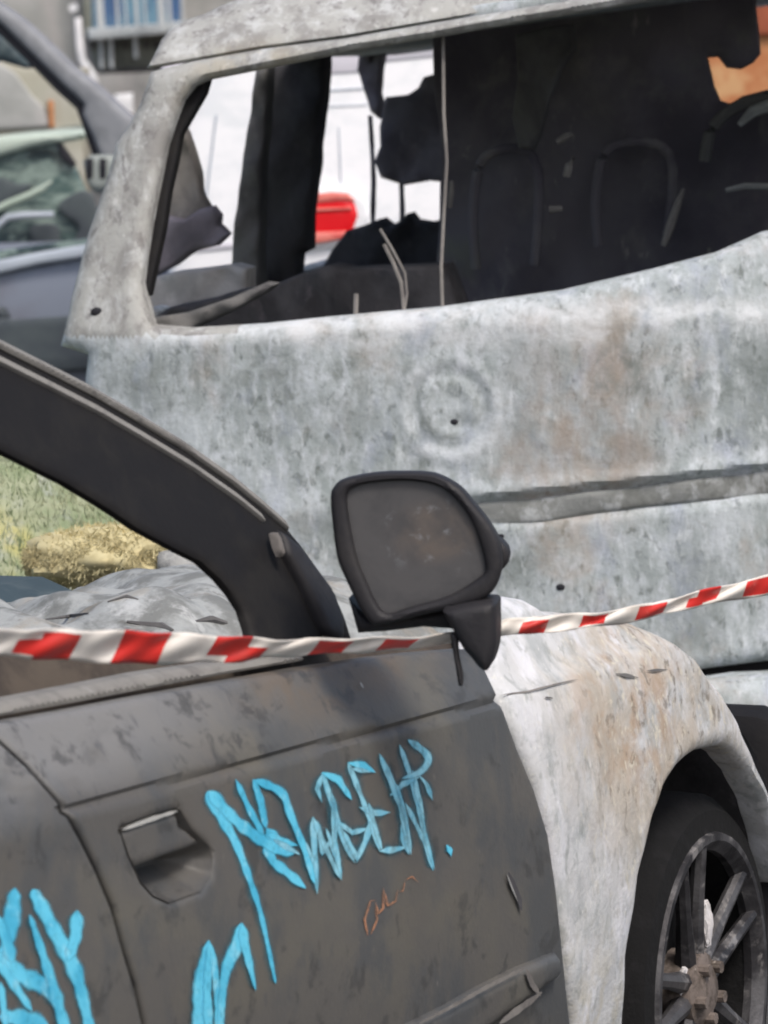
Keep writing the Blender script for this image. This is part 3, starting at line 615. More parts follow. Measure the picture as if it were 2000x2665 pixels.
for L, wd in (([(838, 1055), (825, 985), (850, 905), (872, 900)], [7, 5, 6, 5]), ([(850, 1050), (880, 985), (868, 930)], [6, 5, 5]), ([(868, 905), (885, 960), (905, 935), (905, 842)], [5, 6, 5, 6]), ([(905, 850), (925, 925), (960, 905), (968, 850)], [5, 6, 5, 5]), ([(968, 866), (990, 862), (1000, 815)], [5, 5, 4]), ([(1000, 815), (1030, 800), (1058, 826)], [4, 5, 4])):
    ribbon(bm, DOOR, r8(L), [x * 1.5 for x in wd], .001)
obj('rust_mark', bm, M['rust_mark'], car, smooth=False, label='small orange scribble below the blue tag')

# ------------------------------------------------------------------ the burnt van behind it
VD = 8.93
VAN = Frame((at(1170, 1060, VD).x, VD, 0), R(9))
van = thing('burnt_van', VAN, 'ash grey burnt out van with an empty rear window behind the dark car', 'van')
def tail(x, z):
    return .10 * (abs(x) / .8) ** 3.2 + .30 * max(0, z - 1.10) + .05 * max(0, .8 - z) ** 2
TAIL = Surf(VAN, 'y', tail, 6, 14)
win = [(534, 207), (498, 224), (468, 261), (447, 316), (426, 380), (413, 443), (396, 527), (384, 590), (371, 675), (363, 738), (371, 790), (388, 850), (482, 858), (675, 847), (843, 829), (1133, 803), (1446, 760), (1687, 704), (1855, 660), (1928, 628), (1976, 606), (2010, 600), (2050, 560), (2080, 480), (2090, 300), (2080, 100), (2040, -50), (1900, -30), (1675, 3), (1556, 24), (1371, 54), (1250, 74), (1126, 97), (1001, 117), (914, 131), (838, 147), (670, 180)]
frame = [(386, 186), (500, 158), (675, 127), (892, 99), (1109, 61), (1400, 12), (1700, -35), (2080, -100), (2170, 0), (2200, 300), (2215, 640), (2230, 760), (2230, 1060), (2215, 1500), (2200, 1700), (1900, 1738), (1500, 1790), (1200, 1820), (800, 1850), (520, 1860), (470, 1600), (380, 1400), (290, 1230), (232, 1080), (214, 1000), (222, 925), (150, 902), (169, 822), (177, 780), (198, 696), (219, 612), (249, 527), (278, 439), (295, 371), (329, 329), (358, 270)]
ring_c = TAIL.unp((1170, 1065)); st_a, st_b = TAIL.unp((1290, 1334)), TAIL.unp((2000, 1256))
def tail_disp(a, b, d):
    r = math.hypot(a - ring_c[0], (b - ring_c[1]) * .95); o = 0
    for rr, h, wd in ((.088, .0035, .012), (.064, -.002, .012), (.046, .003, .010)):
        o += h * math.exp(-((r - rr) / wd) ** 2)
    o -= .006 * math.exp(-(((a - ring_c[0] - .025) / .02) ** 2 + ((b - ring_c[1] + .03) / .014) ** 2))
    k = (b - st_a[1]) / (st_b[1] - st_a[1] + 1e-9)
    t = (a - st_a[0]) / (st_b[0] - st_a[0]); zc = st_a[1] + (st_b[1] - st_a[1]) * t
    lip = zc + .040; ee = max(0, min(1, (t + .16) / .12))
    o += ee * .007 * math.exp(-((b - lip) / .012) ** 2)          # the fold above the plate recess
    o += .006 * (1 - ee) * math.exp(-((b - lip) / .03) ** 2)
    if t > -.16:
        e = min(1, max(0, (t + .16) / .05))
        o -= e * .014 / (1 + math.exp(-(.027 - abs(b - zc)) / .003))
    o += .003 * math.sin(13 * a + 1) * math.sin(11 * b) + .0012 * math.sin(37 * a) * math.sin(29 * b + 2)
    wv = 1.12
    return o
tb = panel(TAIL, frame, [win], step=.0095, thick=.05, roll=.03, depth=.03, disp=tail_disp)
gate = obj('tailgate', tb, [M['van_ash'], M['van_pillar']], van)
me = gate.data
pz = TAIL.unp((250, 890)); ptop = TAIL.unp((700, 190))
for p in me.polygons:
    c = p.center
    if c.z > pz[1] + .01 and (c.x < TAIL.unp((470, 700))[0] if False else c.x < -.40) or c.z > ptop[1] - .03: p.material_index = 1
# badge ring scar, holes in the sheet
for px, py, s in ((1182, 1098, .007), (1676, 1296, .014), (1460, 1528, .008), (252, 811, .011), (1305, 1395, .006)):
    p = TAIL.at((px, py), tail_disp(*TAIL.unp((px, py)), 1) + .001)
    bm = bmesh.new(); bmesh.ops.create_icosphere(bm, subdivisions=2, radius=s, matrix=Matrix.Translation(p) @ Matrix.Diagonal((1.1, .25, .8, 1)))
    obj('hole', bm, M['black_rubber'], gate)
obj('plate_recess', panel(TAIL.shifted(.006), [(1210, 1310), (1420, 1292), (1640, 1268), (1700, 1258), (1880, 1236), (2000, 1222), (2200, 1196), (2200, 1262), (2000, 1290), (1880, 1304), (1660, 1322), (1420, 1360), (1210, 1380)], step=.015, thick=.01, roll=.012, depth=.008, disp=lambda a, b, d: .004 * math.sin(31 * a) * math.sin(50 * b)), M['recess'], gate)
bm = bmesh.new()
for (pts, wd) in (([(1140, 92), (1142, 300), (1150, 420), (1142, 560), (1135, 700), (1140, 850)], .0035), ([(985, 640), (1010, 690), (1030, 740), (1038, 820)], .004), ([(975, 600), (1005, 650), (1040, 715), (1045, 770), (1035, 830)], .003), ([(912, 770), (910, 850)], .005)):
    tube(bm, [TAIL.at(p, -.07) for p in pts], wd, 6)
obj('hanging_wire', bm, M['trim_grey'], van)
# roof and its gutter
roofp = [(375, 178), (395, 139), (413, 101), (439, 72), (477, 51), (527, 34), (569, 13), (640, -12), (900, -60), (1400, -140), (2090, -230), (2140, -110), (1700, -37), (1400, 10), (1109, 59), (892, 96), (675, 124), (500, 155)]
ROOFS = Surf(VAN, 'y', lambda x, z: tail(x, z) + .02 + 1.1 * max(0, z - 1.60) ** 1.0, 6, 16)
obj('roof_edge', panel(ROOFS, roofp, step=.02, thick=.06, roll=.035, depth=.03, disp=lambda a, b, d: .003 * math.sin(19 * a + 9 * b)), M['van_pillar'], van)
bm = bmesh.new()
zr = VAN.at(900, 60, VD + .3).z
box(bm, (.1, 1.75, zr + .0), (1.36, 2.9, .03), 0, .01)
for v in bm.verts: v.co.z += .10 * (v.co.x) + .01
obj('roof', bm, M['van_ash'], van)
# dark inner frame of the window
obj('window_seal', panel(TAIL.shifted(.06), [(505, 205), (545, 200), (532, 245), (500, 300), (470, 352), (458, 420), (440, 500), (425, 600), (405, 690), (388, 770), (365, 780), (340, 760), (355, 640), (400, 400), (450, 250)], step=.02, thick=.03, roll=.01, depth=.01), M['pillar'], van)
# inside: each piece stands across the van at its own distance from the tailgate
def cross(b): return Surf(VAN, 'y', lambda x, z: b, 6, 18)
def put(name, b, poly, m, th=.06, parent=van, smooth=False, roll=.012, rough=0.0, label=None):
    d = (lambda x, z, dd: .012 * math.sin(40 * x + 5) * math.sin(31 * z) + .006 * math.sin(90 * x) * math.sin(77 * z))
    return obj(name, panel(cross(b), poly, step=.025, thick=th, roll=roll, depth=roll, smooth=smooth, disp=d, rs=10), m, parent, label=label)
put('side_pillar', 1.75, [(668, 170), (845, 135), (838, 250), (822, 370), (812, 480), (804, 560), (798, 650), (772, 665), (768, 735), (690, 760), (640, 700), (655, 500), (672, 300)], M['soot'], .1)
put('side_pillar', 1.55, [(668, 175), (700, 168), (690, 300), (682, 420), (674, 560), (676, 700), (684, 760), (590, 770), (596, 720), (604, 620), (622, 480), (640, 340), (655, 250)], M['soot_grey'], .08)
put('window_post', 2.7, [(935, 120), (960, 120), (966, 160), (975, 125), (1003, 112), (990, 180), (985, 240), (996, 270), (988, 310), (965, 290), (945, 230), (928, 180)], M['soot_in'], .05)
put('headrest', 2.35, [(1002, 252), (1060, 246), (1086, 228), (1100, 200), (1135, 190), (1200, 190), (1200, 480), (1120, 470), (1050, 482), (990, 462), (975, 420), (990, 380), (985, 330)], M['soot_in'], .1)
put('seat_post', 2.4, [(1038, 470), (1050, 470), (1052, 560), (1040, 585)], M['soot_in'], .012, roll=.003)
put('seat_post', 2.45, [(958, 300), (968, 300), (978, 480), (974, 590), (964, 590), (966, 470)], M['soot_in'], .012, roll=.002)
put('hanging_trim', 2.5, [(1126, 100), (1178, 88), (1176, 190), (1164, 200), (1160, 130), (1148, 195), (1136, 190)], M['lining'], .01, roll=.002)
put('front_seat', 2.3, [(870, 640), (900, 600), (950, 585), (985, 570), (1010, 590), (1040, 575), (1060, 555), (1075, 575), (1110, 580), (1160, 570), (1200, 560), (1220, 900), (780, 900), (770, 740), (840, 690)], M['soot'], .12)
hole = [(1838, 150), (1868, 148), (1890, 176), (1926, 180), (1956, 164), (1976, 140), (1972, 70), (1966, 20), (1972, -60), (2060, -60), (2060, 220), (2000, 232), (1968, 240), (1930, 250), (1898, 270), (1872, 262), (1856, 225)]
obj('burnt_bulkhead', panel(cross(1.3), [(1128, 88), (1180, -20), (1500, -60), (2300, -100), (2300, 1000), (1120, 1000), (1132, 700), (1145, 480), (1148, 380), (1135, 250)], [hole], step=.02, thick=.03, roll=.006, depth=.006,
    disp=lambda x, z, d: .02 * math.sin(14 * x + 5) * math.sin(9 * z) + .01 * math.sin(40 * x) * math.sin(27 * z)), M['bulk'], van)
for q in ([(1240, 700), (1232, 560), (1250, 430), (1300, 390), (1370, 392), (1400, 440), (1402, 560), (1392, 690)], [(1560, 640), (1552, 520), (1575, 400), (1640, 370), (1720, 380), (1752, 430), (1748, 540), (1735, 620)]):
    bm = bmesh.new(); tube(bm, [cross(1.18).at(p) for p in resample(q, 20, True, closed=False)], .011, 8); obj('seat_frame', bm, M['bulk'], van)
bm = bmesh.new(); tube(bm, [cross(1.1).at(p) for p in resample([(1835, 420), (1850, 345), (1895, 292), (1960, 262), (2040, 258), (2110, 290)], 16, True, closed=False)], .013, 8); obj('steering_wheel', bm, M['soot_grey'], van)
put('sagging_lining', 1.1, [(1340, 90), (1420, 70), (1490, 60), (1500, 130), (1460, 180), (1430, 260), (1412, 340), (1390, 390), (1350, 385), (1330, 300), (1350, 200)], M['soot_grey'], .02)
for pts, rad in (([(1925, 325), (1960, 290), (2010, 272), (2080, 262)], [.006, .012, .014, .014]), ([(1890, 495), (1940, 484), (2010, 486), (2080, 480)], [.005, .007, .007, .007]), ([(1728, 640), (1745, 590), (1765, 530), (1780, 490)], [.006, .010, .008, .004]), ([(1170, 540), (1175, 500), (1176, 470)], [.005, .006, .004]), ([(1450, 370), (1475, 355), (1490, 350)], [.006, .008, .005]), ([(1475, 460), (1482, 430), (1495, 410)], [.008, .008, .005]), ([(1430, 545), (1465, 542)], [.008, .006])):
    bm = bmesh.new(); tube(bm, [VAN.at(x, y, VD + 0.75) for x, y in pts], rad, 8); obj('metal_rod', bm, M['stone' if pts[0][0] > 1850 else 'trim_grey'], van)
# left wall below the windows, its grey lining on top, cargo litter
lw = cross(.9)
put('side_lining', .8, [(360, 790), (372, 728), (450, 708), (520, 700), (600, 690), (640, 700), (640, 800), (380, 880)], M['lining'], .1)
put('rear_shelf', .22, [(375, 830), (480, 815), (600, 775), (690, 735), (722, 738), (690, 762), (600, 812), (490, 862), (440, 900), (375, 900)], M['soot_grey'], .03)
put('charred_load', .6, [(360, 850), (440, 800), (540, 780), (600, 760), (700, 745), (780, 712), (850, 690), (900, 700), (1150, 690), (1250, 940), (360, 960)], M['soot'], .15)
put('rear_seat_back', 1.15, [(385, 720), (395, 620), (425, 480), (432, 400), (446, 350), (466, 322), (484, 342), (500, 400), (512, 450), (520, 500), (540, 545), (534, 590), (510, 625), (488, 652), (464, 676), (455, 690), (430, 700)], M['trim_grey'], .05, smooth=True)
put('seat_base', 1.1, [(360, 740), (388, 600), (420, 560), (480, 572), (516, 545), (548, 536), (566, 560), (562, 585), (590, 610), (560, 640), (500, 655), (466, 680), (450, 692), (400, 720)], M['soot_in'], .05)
bm = bmesh.new(); box(bm, (.72, 1.6, .85), (.05, 3.2, 1.3), 0, .02); box(bm, (.66, 1.6, 1.56), (.05, 3.2, .1), 0, .02); obj('right_side', bm, M['van_ash'], van)
bm = bmesh.new(); box(bm, (-.70, 1.95, .66), (.05, 2.6, .9), 0, .02); obj('left_side', bm, M['van_ash'], van)
bm = bmesh.new(); box(bm, (0, 1.7, .42), (1.34, 3.1, .06), 0, .02); obj('load_floor', bm, M['soot'], van)
bm = bmesh.new(); box(bm, (0, 3.75, .72), (1.4, .9, .6), 0, .12); obj('nose', bm, M['van_ash'], van)
BUMP = Surf(VAN, 'y', lambda x, z: tail(x, z) - .12, 6, 14)
obj('bumper', panel(BUMP, [(1300, 1860), (1700, 1800), (1890, 1773), (2000, 1768), (2250, 1735), (2260, 1880), (2000, 1915), (1900, 1920), (1700, 1945), (1300, 2000)], step=.02, thick=.08, roll=.05, depth=.05), M['van_ash'], van)
obj('lower_valance', panel(TAIL.shifted(.04), [(520, 1820), (1200, 1790), (1900, 1720), (2200, 1680), (2200, 2350), (520, 2400)], step=.05, thick=.05, roll=.01, depth=.01), M['pillar'], van)
for x in (-.66, .66):
    for b in (.7, 3.3):
        bm = bmesh.new(); lathe(bm, [(.19, .09), (.28, .08), (.30, .05), (.30, -.05), (.28, -.08), (.19, -.09)], Matrix.Translation((x, b, .30)), 32)
        wv = obj('wheel', bm, M['tyre'], van)
        bm = bmesh.new(); lathe(bm, [(.001, .05), (.06, .06), (.19, .03), (.19, -.06), (.001, -.06)], Matrix.Translation((x, b, .30)), 32); obj('rim', bm, M['rim'], wv)

# ------------------------------------------------------------------ barrier tape
def tape():
    bm = bmesh.new()
    def run(rows, reds, slant):
        xs = []
        for (x0, *_), (x1, *_2) in zip(rows, rows[1:]): xs += list(np.linspace(x0, x1, 40)[:-1])
        xs.append(rows[-1][0]); R_ = np.array(rows)
        prev = None
        for i, x in enumerate(xs):
            t, b, D = (np.interp(x, R_[:, 0], R_[:, k]) for k in (1, 2, 3))
            cur = []
            for j in range(9):
                k = j / 8; fold = .007 * math.sin(x * .021 + k * 2.6) * math.sin(math.pi * k) + .003 * math.sin(x * .06 + 5 * k)
                yy = t + (b - t) * k + 2.5 * math.sin(x * .037 + j * .5)
                cur.append(bm.verts.new(at(x + slant * (.5 - k), yy, D - .02 + fold)))
            if prev:
                for j in range(8):
                    f = bm.faces.new((prev[j], cur[j], cur[j + 1], prev[j + 1]))
                    f.material_index = 1 if any(a <= (x + xs[i - 1]) / 2 <= b and lo_ <= (j + .5) / 8 <= hi_ for a, b, lo_, hi_ in reds) else 0
            prev = cur
    run([(-2600, 1600, 1700, 3.6), (-260, 1630, 1706, 4.7), (0, 1636, 1706, 4.85), (163, 1638, 1716, 4.95), (325, 1642, 1727, 5.05), (434, 1647, 1727, 5.12), (650, 1660, 1722, 5.25), (700, 1664, 1711, 5.28), (907, 1660, 1699, 5.42), (1076, 1656, 1690, 5.60), (1163, 1646, 1675, 5.70), (1250, 1640, 1670, 5.75)],
        [(-2590 + 260 * q, -2440 + 260 * q, 0, 1) for q in range(9)] + [(-210, -70, 0, 1), (42, 120, .4, .9), (100, 195, .15, 1), (303, 425, 0, 1), (545, 640, 0, .75), (600, 692, .35, 1), (818, 905, .1, 1), (990, 1074, .1, .9)], 40)
    run([(1215, 1640, 1672, 5.76), (1314, 1612, 1652, 5.77), (1389, 1603, 1651, 5.78), (1543, 1594, 1634, 5.82), (1692, 1569, 1611, 5.92), (1829, 1534, 1577, 6.0), (2000, 1494, 1548, 6.1), (2300, 1420, 1470, 6.3), (5200, 520, 570, 8.0)],
        [(1356, 1424, .3, 1), (1510, 1577, .1, .9), (1658, 1732, .15, .85), (1790, 1835, .4, .9), (1810, 1868, .05, .7), (1940, 2010, .1, .9), (2080, 2150, 0, 1), (2220, 2280, 0, 1)] + [(2360 + 140 * q, 2425 + 140 * q, 0, 1) for q in range(20)], 18)
    return bm
bm = tape()
o = obj('barrier_tape', bm, [M['tape_white'], M['tape_red']], None, smooth=True, ang=80)
so_ = o.modifiers.new('thickness', 'SOLIDIFY'); so_.thickness = .0012
o['label'] = 'red and white barrier tape strung across the burnt car and its mirror'; o['category'] = 'barrier tape'

# ------------------------------------------------------------------ straw and stones on the bank
def mound(name, px, py, D, size, n, L, m, label, cat, seed):
    rnd = random.Random(seed); p = at(px, py, D); fr = Frame(p, 0); bm = bmesh.new()
    r = bmesh.ops.create_icosphere(bm, subdivisions=4, radius=1)
    for v in r['verts']:
        q = v.co.copy(); k = 1 + .12 * math.sin(5 * q.x + 2) * math.sin(6 * q.z + 1) + .06 * math.sin(13 * q.x) * math.cos(11 * q.y)
        v.co = Vector((q.x * size[0] * k, q.y * size[1] * k, q.z * size[2] * k))
    for k in range(n):
        a, e = rnd.uniform(0, 6.28), math.asin(rnd.uniform(-1, 1)); q = Vector((math.cos(a) * math.cos(e) * size[0], math.sin(a) * math.cos(e) * size[1], math.sin(e) * size[2]))
        d = Vector((rnd.uniform(-1, 1), rnd.uniform(-1, 1), rnd.uniform(-.9, .9))).normalized() * L * rnd.uniform(.5, 1.2); s = d.cross(Vector((0, 1, .2))).normalized() * .0011
        f = [bm.verts.new(q - s), bm.verts.new(q + s), bm.verts.new(q + d + s * .4), bm.verts.new(q + d - s * .4)]; bm.faces.new(f)
    o = obj(name, bm, m, None, recalc=False); o.location = p; o['label'] = label; o['category'] = cat; return o
mound('straw_heap', 290, 1450, 8.22, (.15, .10, .052), 9000, .013, M['straw'], 'yellow straw heap with a dark burnt end below the pillar of the burnt car', 'straw heap', 4)
mound('stone', 520, 1490, 8.16, (.085, .08, .05), 0, 0, M['stone'], 'pale grey stone at the end of the grass bank beside the straw', 'stone', 5)

# ------------------------------------------------------------------ vehicles behind
def flatS(D, yaw=0.0, px=0, py=900):
    p = at(px, py, D); fr = Frame((p.x, p.y, 0), yaw); return fr, Surf(fr, 'y', lambda x, z: 0.0, D * .6, D * 1.6)
# white van seen through the windows of the burnt one
WF, WS = flatS(15.0, 0, 800, 560)
wvan = thing('white_van', WF, 'white van with a red tail lamp seen through the burnt van', 'van')
wb = [(430, 1500), (436, 640), (424, 520), (440, 430), (470, 330), (500, 250), (540, 170), (600, 110), (700, 70), (1200, 40), (1240, 120), (1250, 700), (1250, 1500)]
obj('rear_body', panel(Surf(WF, 'y', lambda x, z: .10 * abs(x - .1) ** 3 + .06 * max(0, z - 1.1), 9, 24), wb, [], step=.05, thick=.06, roll=.05, depth=.05), M['white_body'], wvan)
bm = bmesh.new(); box(bm, (.02, 1.4, .95), (.86, 2.6, 1.2), 0, .1); obj('side_body', bm, M['white_body'], wvan)
rl = [(780, 512), (860, 500), (905, 503), (928, 525), (938, 560), (925, 600), (900, 622), (850, 632), (780, 640)]
lamp = obj('tail_lamp', panel(WS.shifted(-.03), rl, step=.015, thick=.06, roll=.03, depth=.03, smooth=False, rs=8), M['red_lens'], wvan)
obj('lamp_top', panel(WS.shifted(-.036), [(780, 510), (860, 499), (905, 502), (924, 520), (880, 522), (780, 532)], step=.015, thick=.02, roll=.01, depth=.006), M['red_lens_pale'], lamp)
obj('lamp_foot', panel(WS.shifted(-.036), [(780, 606), (920, 600), (898, 620), (850, 630), (780, 638)], step=.015, thick=.02, roll=.01, depth=.006), M['red_lens_pale'], lamp)
WB = Surf(WF, 'y', lambda x, z: .10 * abs(x - .1) ** 3 + .06 * max(0, z - 1.1), 9, 24)
for q, nm, mm in (([(420, 160), (520, 170), (545, 215), (520, 262), (490, 300), (455, 320), (420, 330)], 'shade_corner', 'lavender'), ([(780, 110), (960, 100), (960, 186), (780, 196)], 'shade_panel', 'lavender'),  # lavender panels put the white body's grey shading into colour
    ([(780, 236), (960, 226), (960, 231), (780, 241)], 'panel_seam', 'silver_light'), ([(780, 278), (960, 270), (960, 273), (780, 281)], 'panel_seam', 'silver_light'), ([(880, 330), (884, 330), (890, 480), (886, 480)], 'panel_seam', 'silver_light'),
    ([(1000, 100), (1200, 90), (1200, 140), (1000, 160)], 'shade_panel', 'lavender'), ([(560, 300), (566, 298), (540, 520), (534, 520)], 'panel_seam', 'silver_light'), ([(470, 640), (620, 630), (620, 646), (470, 660)], 'panel_seam', 'lavender')):
    obj(nm, panel(WB.shifted(-.006), q, step=.05, thick=.02, roll=.006, depth=.004), M[mm], wvan)
for y0, y1 in ((540, 549),):
    obj('lamp_band', panel(WS.shifted(-.037), [(785, y0 + 4), (915, y0 - 2), (915, y1 - 4), (785, y1 + 2)], step=.02, thick=.01, roll=.004, depth=.003), M['red_lens_pale'], lamp)
for (px, y) in ((450, .3), (1180, .3)):
    p = WF.at(px, 1500, 15.4); bm = bmesh.new(); lathe(bm, [(.05, .08), (.29, .08), (.31, .05), (.31, -.05), (.29, -.08), (.05, -.08)], Matrix.Translation((p.x, .6, .31)), 32); obj('wheel', bm, M['tyre'], wvan)
obj('pale_lamp_surround', panel(WS.shifted(-.018), [(770, 500), (860, 484), (920, 488), (952, 520), (962, 565), (945, 610), (905, 640), (770, 655)], step=.02, thick=.03, roll=.02, depth=.01), M['white_body'], wvan)
# silver car at the left, looked through from behind
SF, SS = flatS(16.0, R(10), 120, 700)
scar = thing('silver_car', SF, 'silver blue car left of the burnt van with grey front pillar', 'car')
obj('side_panel', panel(Surf(SF, 'y', lambda x, z: .14 * max(0, z - .9) ** 2 + .5 * (z - .8) ** 2, 10, 26), [(-500, 735), (0, 686), (100, 668), (230, 648), (330, 660), (420, 760), (420, 1400), (-500, 1400)], step=.05, thick=.06, roll=.03, depth=.03), M['silver'], scar)
obj('waist_moulding', panel(SS.shifted(-.03), [(-500, 720), (0, 676), (100, 656), (230, 634), (300, 640), (300, 668), (230, 668), (100, 688), (0, 712), (-500, 760)], step=.04, thick=.04, roll=.012, depth=.012), M['silver_light'], scar)
obj('waist_strip', panel(SS.shifted(-.01), [(-500, 690), (0, 652), (100, 636), (230, 620), (300, 622), (300, 642), (230, 638), (100, 660), (0, 680), (-500, 724)], step=.04, thick=.04, roll=.008, depth=.008), M['green_glass'], scar)  # green glass strip above the waist moulding
obj('sill_skirt', panel(SS.shifted(-.02), [(-500, 800), (-60, 790), (10, 800), (24, 822), (0, 824), (30, 832), (180, 822), (300, 830), (300, 960), (-500, 1000)], step=.05, thick=.05, roll=.012, depth=.012), M['dark_blue'], scar)
pg = [(-260, -140), (-120, -60), (0, 12), (60, 55), (120, 110), (180, 170), (250, 225), (300, 270), (345, 310), (345, 420), (300, 480), (282, 480), (262, 420), (240, 360), (212, 300), (215, 270), (150, 210), (80, 140), (0, 62), (-120, -20), (-260, -100)]
pl = obj('front_pillar', panel(SS, pg, step=.03, thick=.07, roll=.025, depth=.02), M['pillar_grey'], scar)
obj('pillar_seal', panel(SS.shifted(.02), [(-260, -104), (-120, -24), (0, 56), (80, 134), (150, 204), (215, 262), (235, 330), (262, 400), (290, 480), (268, 470), (240, 410), (214, 330), (196, 282), (140, 232), (70, 160), (0, 92), (-120, 10), (-260, -70)], step=.03, thick=.06, roll=.01, depth=.01), M['black_rubber'], scar)
obj('seat_side', panel(SS.shifted(.5), [(-400, -60), (0, 90), (30, 100), (70, 165), (60, 178), (0, 160), (-400, 150)], step=.05, thick=.2, roll=.03, depth=.03), M['teal'], scar)
ms = obj('wing_mirror', panel(SS.shifted(-.12), [(212, 418), (232, 404), (300, 404), (300, 480), (250, 505), (232, 490), (222, 470)], step=.02, thick=.08, roll=.02, depth=.02), M['mirror_grey'], scar)
for a, b in ((222, 242), (258, 276)):
    obj('mirror_slot', panel(SS.shifted(-.125), [(a, 412), (b, 412), (b - 1, 464), (a + 1, 466)], step=.02, thick=.02, roll=.004, depth=.004), M['black_rubber'], ms)
bm = bmesh.new(); box(bm, (-1.3, .9, .62), (3.4, 1.4, .7), 0, .15); obj('body_shell', bm, M['silver'], scar)
bm = bmesh.new(); box(bm, (-1.5, .55, 1.83), (1.5, 1.0, .05), 0, .02); obj('roof', bm, M['pillar_grey'], scar)
# pale green car seen past that pillar
GF, GS = flatS(18.5, R(4), 60, 560)
gcar = thing('green_car', GF, 'pale green car with reflections painted in its glass parked behind the silver car', 'car')
obj('roof', panel(GS.shifted(-.02), [(-500, 420), (0, 352), (80, 345), (150, 342), (210, 340), (225, 352), (200, 362), (150, 372), (80, 384), (0, 408), (-500, 480)], step=.05, thick=.9, roll=.03, depth=.03), M['pale_green'], gcar)
gg = obj('side_glass', panel(GS.shifted(.03), [(-500, 470), (0, 398), (80, 376), (150, 366), (200, 440), (250, 560), (270, 680), (-500, 760)], step=.05, thick=.03, roll=.01, depth=.01), M['green_glass'], gcar)
obj('front_pillar', panel(GS, [(148, 372), (160, 374), (196, 425), (190, 436), (160, 415)], step=.02, thick=.04, roll=.006, depth=.006), M['black_rubber'], gcar)
for pts, rad, mm in (([(-40, 560), (20, 530), (70, 510), (110, 490), (135, 470)], [.012, .014, .014, .012, .006], 'pale_green'), ([(-20, 600), (20, 565), (60, 560), (140, 558)], [.012, .014, .014, .012], 'silver_light')):
    bm = bmesh.new(); tube(bm, [GF.loc(at(x, y, 18.42)) for x, y in pts], rad, 8); obj('window_trim', bm, M[mm], gcar)
for q in ([(-60, 460), (0, 462), (40, 478), (80, 480), (60, 505), (25, 520), (0, 540), (-60, 560)], [(80, 590), (145, 585), (155, 630), (130, 645), (90, 640)], [(200, 500), (240, 510), (262, 620), (205, 640), (182, 640), (205, 590), (150, 540)]):
    obj('dark_interior', panel(GS.shifted(.0), q, step=.03, thick=.02, roll=.006, depth=.006, smooth=True, rs=8), M['dark_blue'], gg)
bm = bmesh.new(); box(bm, (-1.2, .8, .6), (3.4, 1.5, .72), 0, .15); obj('body_shell', bm, M['pale_green'], gcar)

# ------------------------------------------------------------------ buildings beyond
BF = Frame((0, 27, 0), R(-4))
bld = thing('pale_building', BF, 'pale rendered building with a railed terrace and blue windows', 'building')
bm = bmesh.new(); box(bm, (-2.2, 1.2, 2.0), (12, .4, 6), 0, .02); obj('wall', bm, M['wall_pale'], bld)
BS = Surf(BF, 'y', lambda x, z: 0.0, 18, 40)
def bput(name, off, poly, m, th, parent=bld, roll=.01):
    return obj(name, panel(BS.shifted(off), poly, step=.12, thick=th, roll=roll, depth=roll), M[m], parent)
wn = bput('window', .7, [(236, -200), (470, -230), (470, 62), (240, 76)], 'blue_glass', .1)
bput('terrace_slab', -.1, [(228, 74), (440, 58), (620, 40), (620, 66), (440, 86), (230, 104)], 'white_rail', .8)
bput('terrace_wall', .15, [(226, 100), (640, 70), (640, 160), (440, 176), (254, 182)], 'concrete', .3)
bput('shadow_gap', .1, [(256, 180), (440, 172), (640, 160), (640, 178), (440, 190), (258, 196)], 'soot_grey', .2)
bput('base_wall', .0, [(200, 194), (440, 186), (640, 176), (640, 700), (200, 700)], 'wall_pale', .3)
bput('white_box', -.4, [(300, 246), (346, 242), (350, 330), (302, 330)], 'white_body', .3)
for i, (x, wd) in enumerate(((252, 7), (262, 3), (300, 4), (322, 3), (350, 5), (372, 3), (414, 10), (436, 5), (470, 4))):
    bm = bmesh.new(); tube(bm, [BF.loc(at(x - 9, -200, 26.6)), BF.loc(at(x + 8, 74, 26.6))], wd * .0022, 8); obj('railing_bar', bm, M['white_rail'], bld)
for i, x in enumerate((232, 262, 290, 318, 345, 375, 400)):
    bput('baluster_opening', .13, [(x, 106), (x + 15, 105), (x + 15, 124), (x, 126)], 'soot_grey', .05, roll=.004)
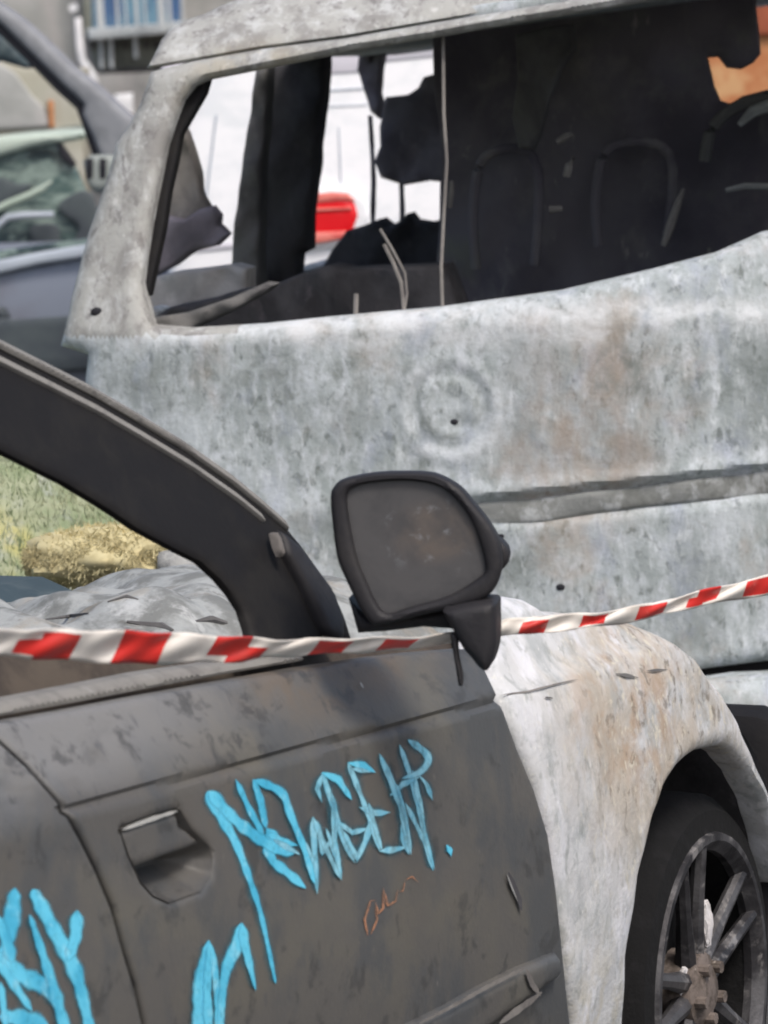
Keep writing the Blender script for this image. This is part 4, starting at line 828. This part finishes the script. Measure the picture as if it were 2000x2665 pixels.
for x, yb in ((262, 178), (288, 176), (352, 150)):
    bm = bmesh.new(); tube(bm, [BF.loc(at(x, 84, 26.9)), BF.loc(at(x + 3, yb, 26.9))], .012, 8); obj('stain_pipe', bm, M['white_rail'], bld)
bput('white_post', -.6, [(194, 45), (212, 45), (222, 150), (250, 190), (262, 245), (240, 220), (205, 160), (198, 120)], 'white_body', .12)
bput('lamp_head', -.6, [(180, 12), (198, 6), (204, 22), (190, 32), (180, 26)], 'white_body', .1)
bput('dark_reveal', .3, [(212, -100), (236, -100), (240, 70), (228, 110), (216, 90)], 'concrete', .1)
# warm garden wall seen below the silver car's pillar
GW = Frame((at(60, 260, 22).x, 22, 0), R(3))
gw = Surf(GW, 'y', lambda x, z: 0.0, 14, 34)
gwall = thing('garden_wall', GW, 'warm beige wall seen past the grey pillar of the silver car', 'wall')
obj('wall_face', panel(gw, [(-700, 120), (0, 150), (60, 178), (120, 176), (215, 176), (225, 1000), (-700, 1000)], step=.15, thick=.25, roll=.02, depth=.02), M['wall_warm'], gwall)
obj('pale_patch', panel(gw.shifted(-.02), [(-700, 150), (0, 165), (40, 190), (85, 250), (112, 275), (130, 330), (-700, 380)], step=.1, thick=.03, roll=.02, depth=.01), M['wall_pale'], gwall)
obj('orange_streak', panel(gw.shifted(-.03), [(124, 260), (138, 262), (140, 330), (128, 335)], step=.05, thick=.02, roll=.006, depth=.006), M['orange'], gwall)
obj('dark_gap', panel(gw.shifted(-.02), [(140, 334), (212, 320), (214, 336), (150, 342)], step=.05, thick=.02, roll=.006, depth=.006), M['concrete'], gwall)
# orange house beyond the van
OF, OS = flatS(22.0, R(-6), 1900, 150)
oh = thing('orange_house', OF, 'orange rendered house glimpsed through a hole inside the burnt van', 'house')
bm = bmesh.new(); box(bm, (.8, 2.0, 1.9), (3.4, 4, 3.8), 0, .03); obj('wall', bm, M['orange'], oh)
obj('window_shutter', panel(OS.shifted(-.04), [(1966, -60), (2100, -80), (2100, 88), (1968, 92)], step=.06, thick=.06, roll=.01, depth=.01), M['terracotta'], oh)
bm = bmesh.new(); box(bm, (.8, 2.0, 3.9), (3.8, 4.4, .16), 0, .04); obj('roof', bm, M['terracotta'], oh)
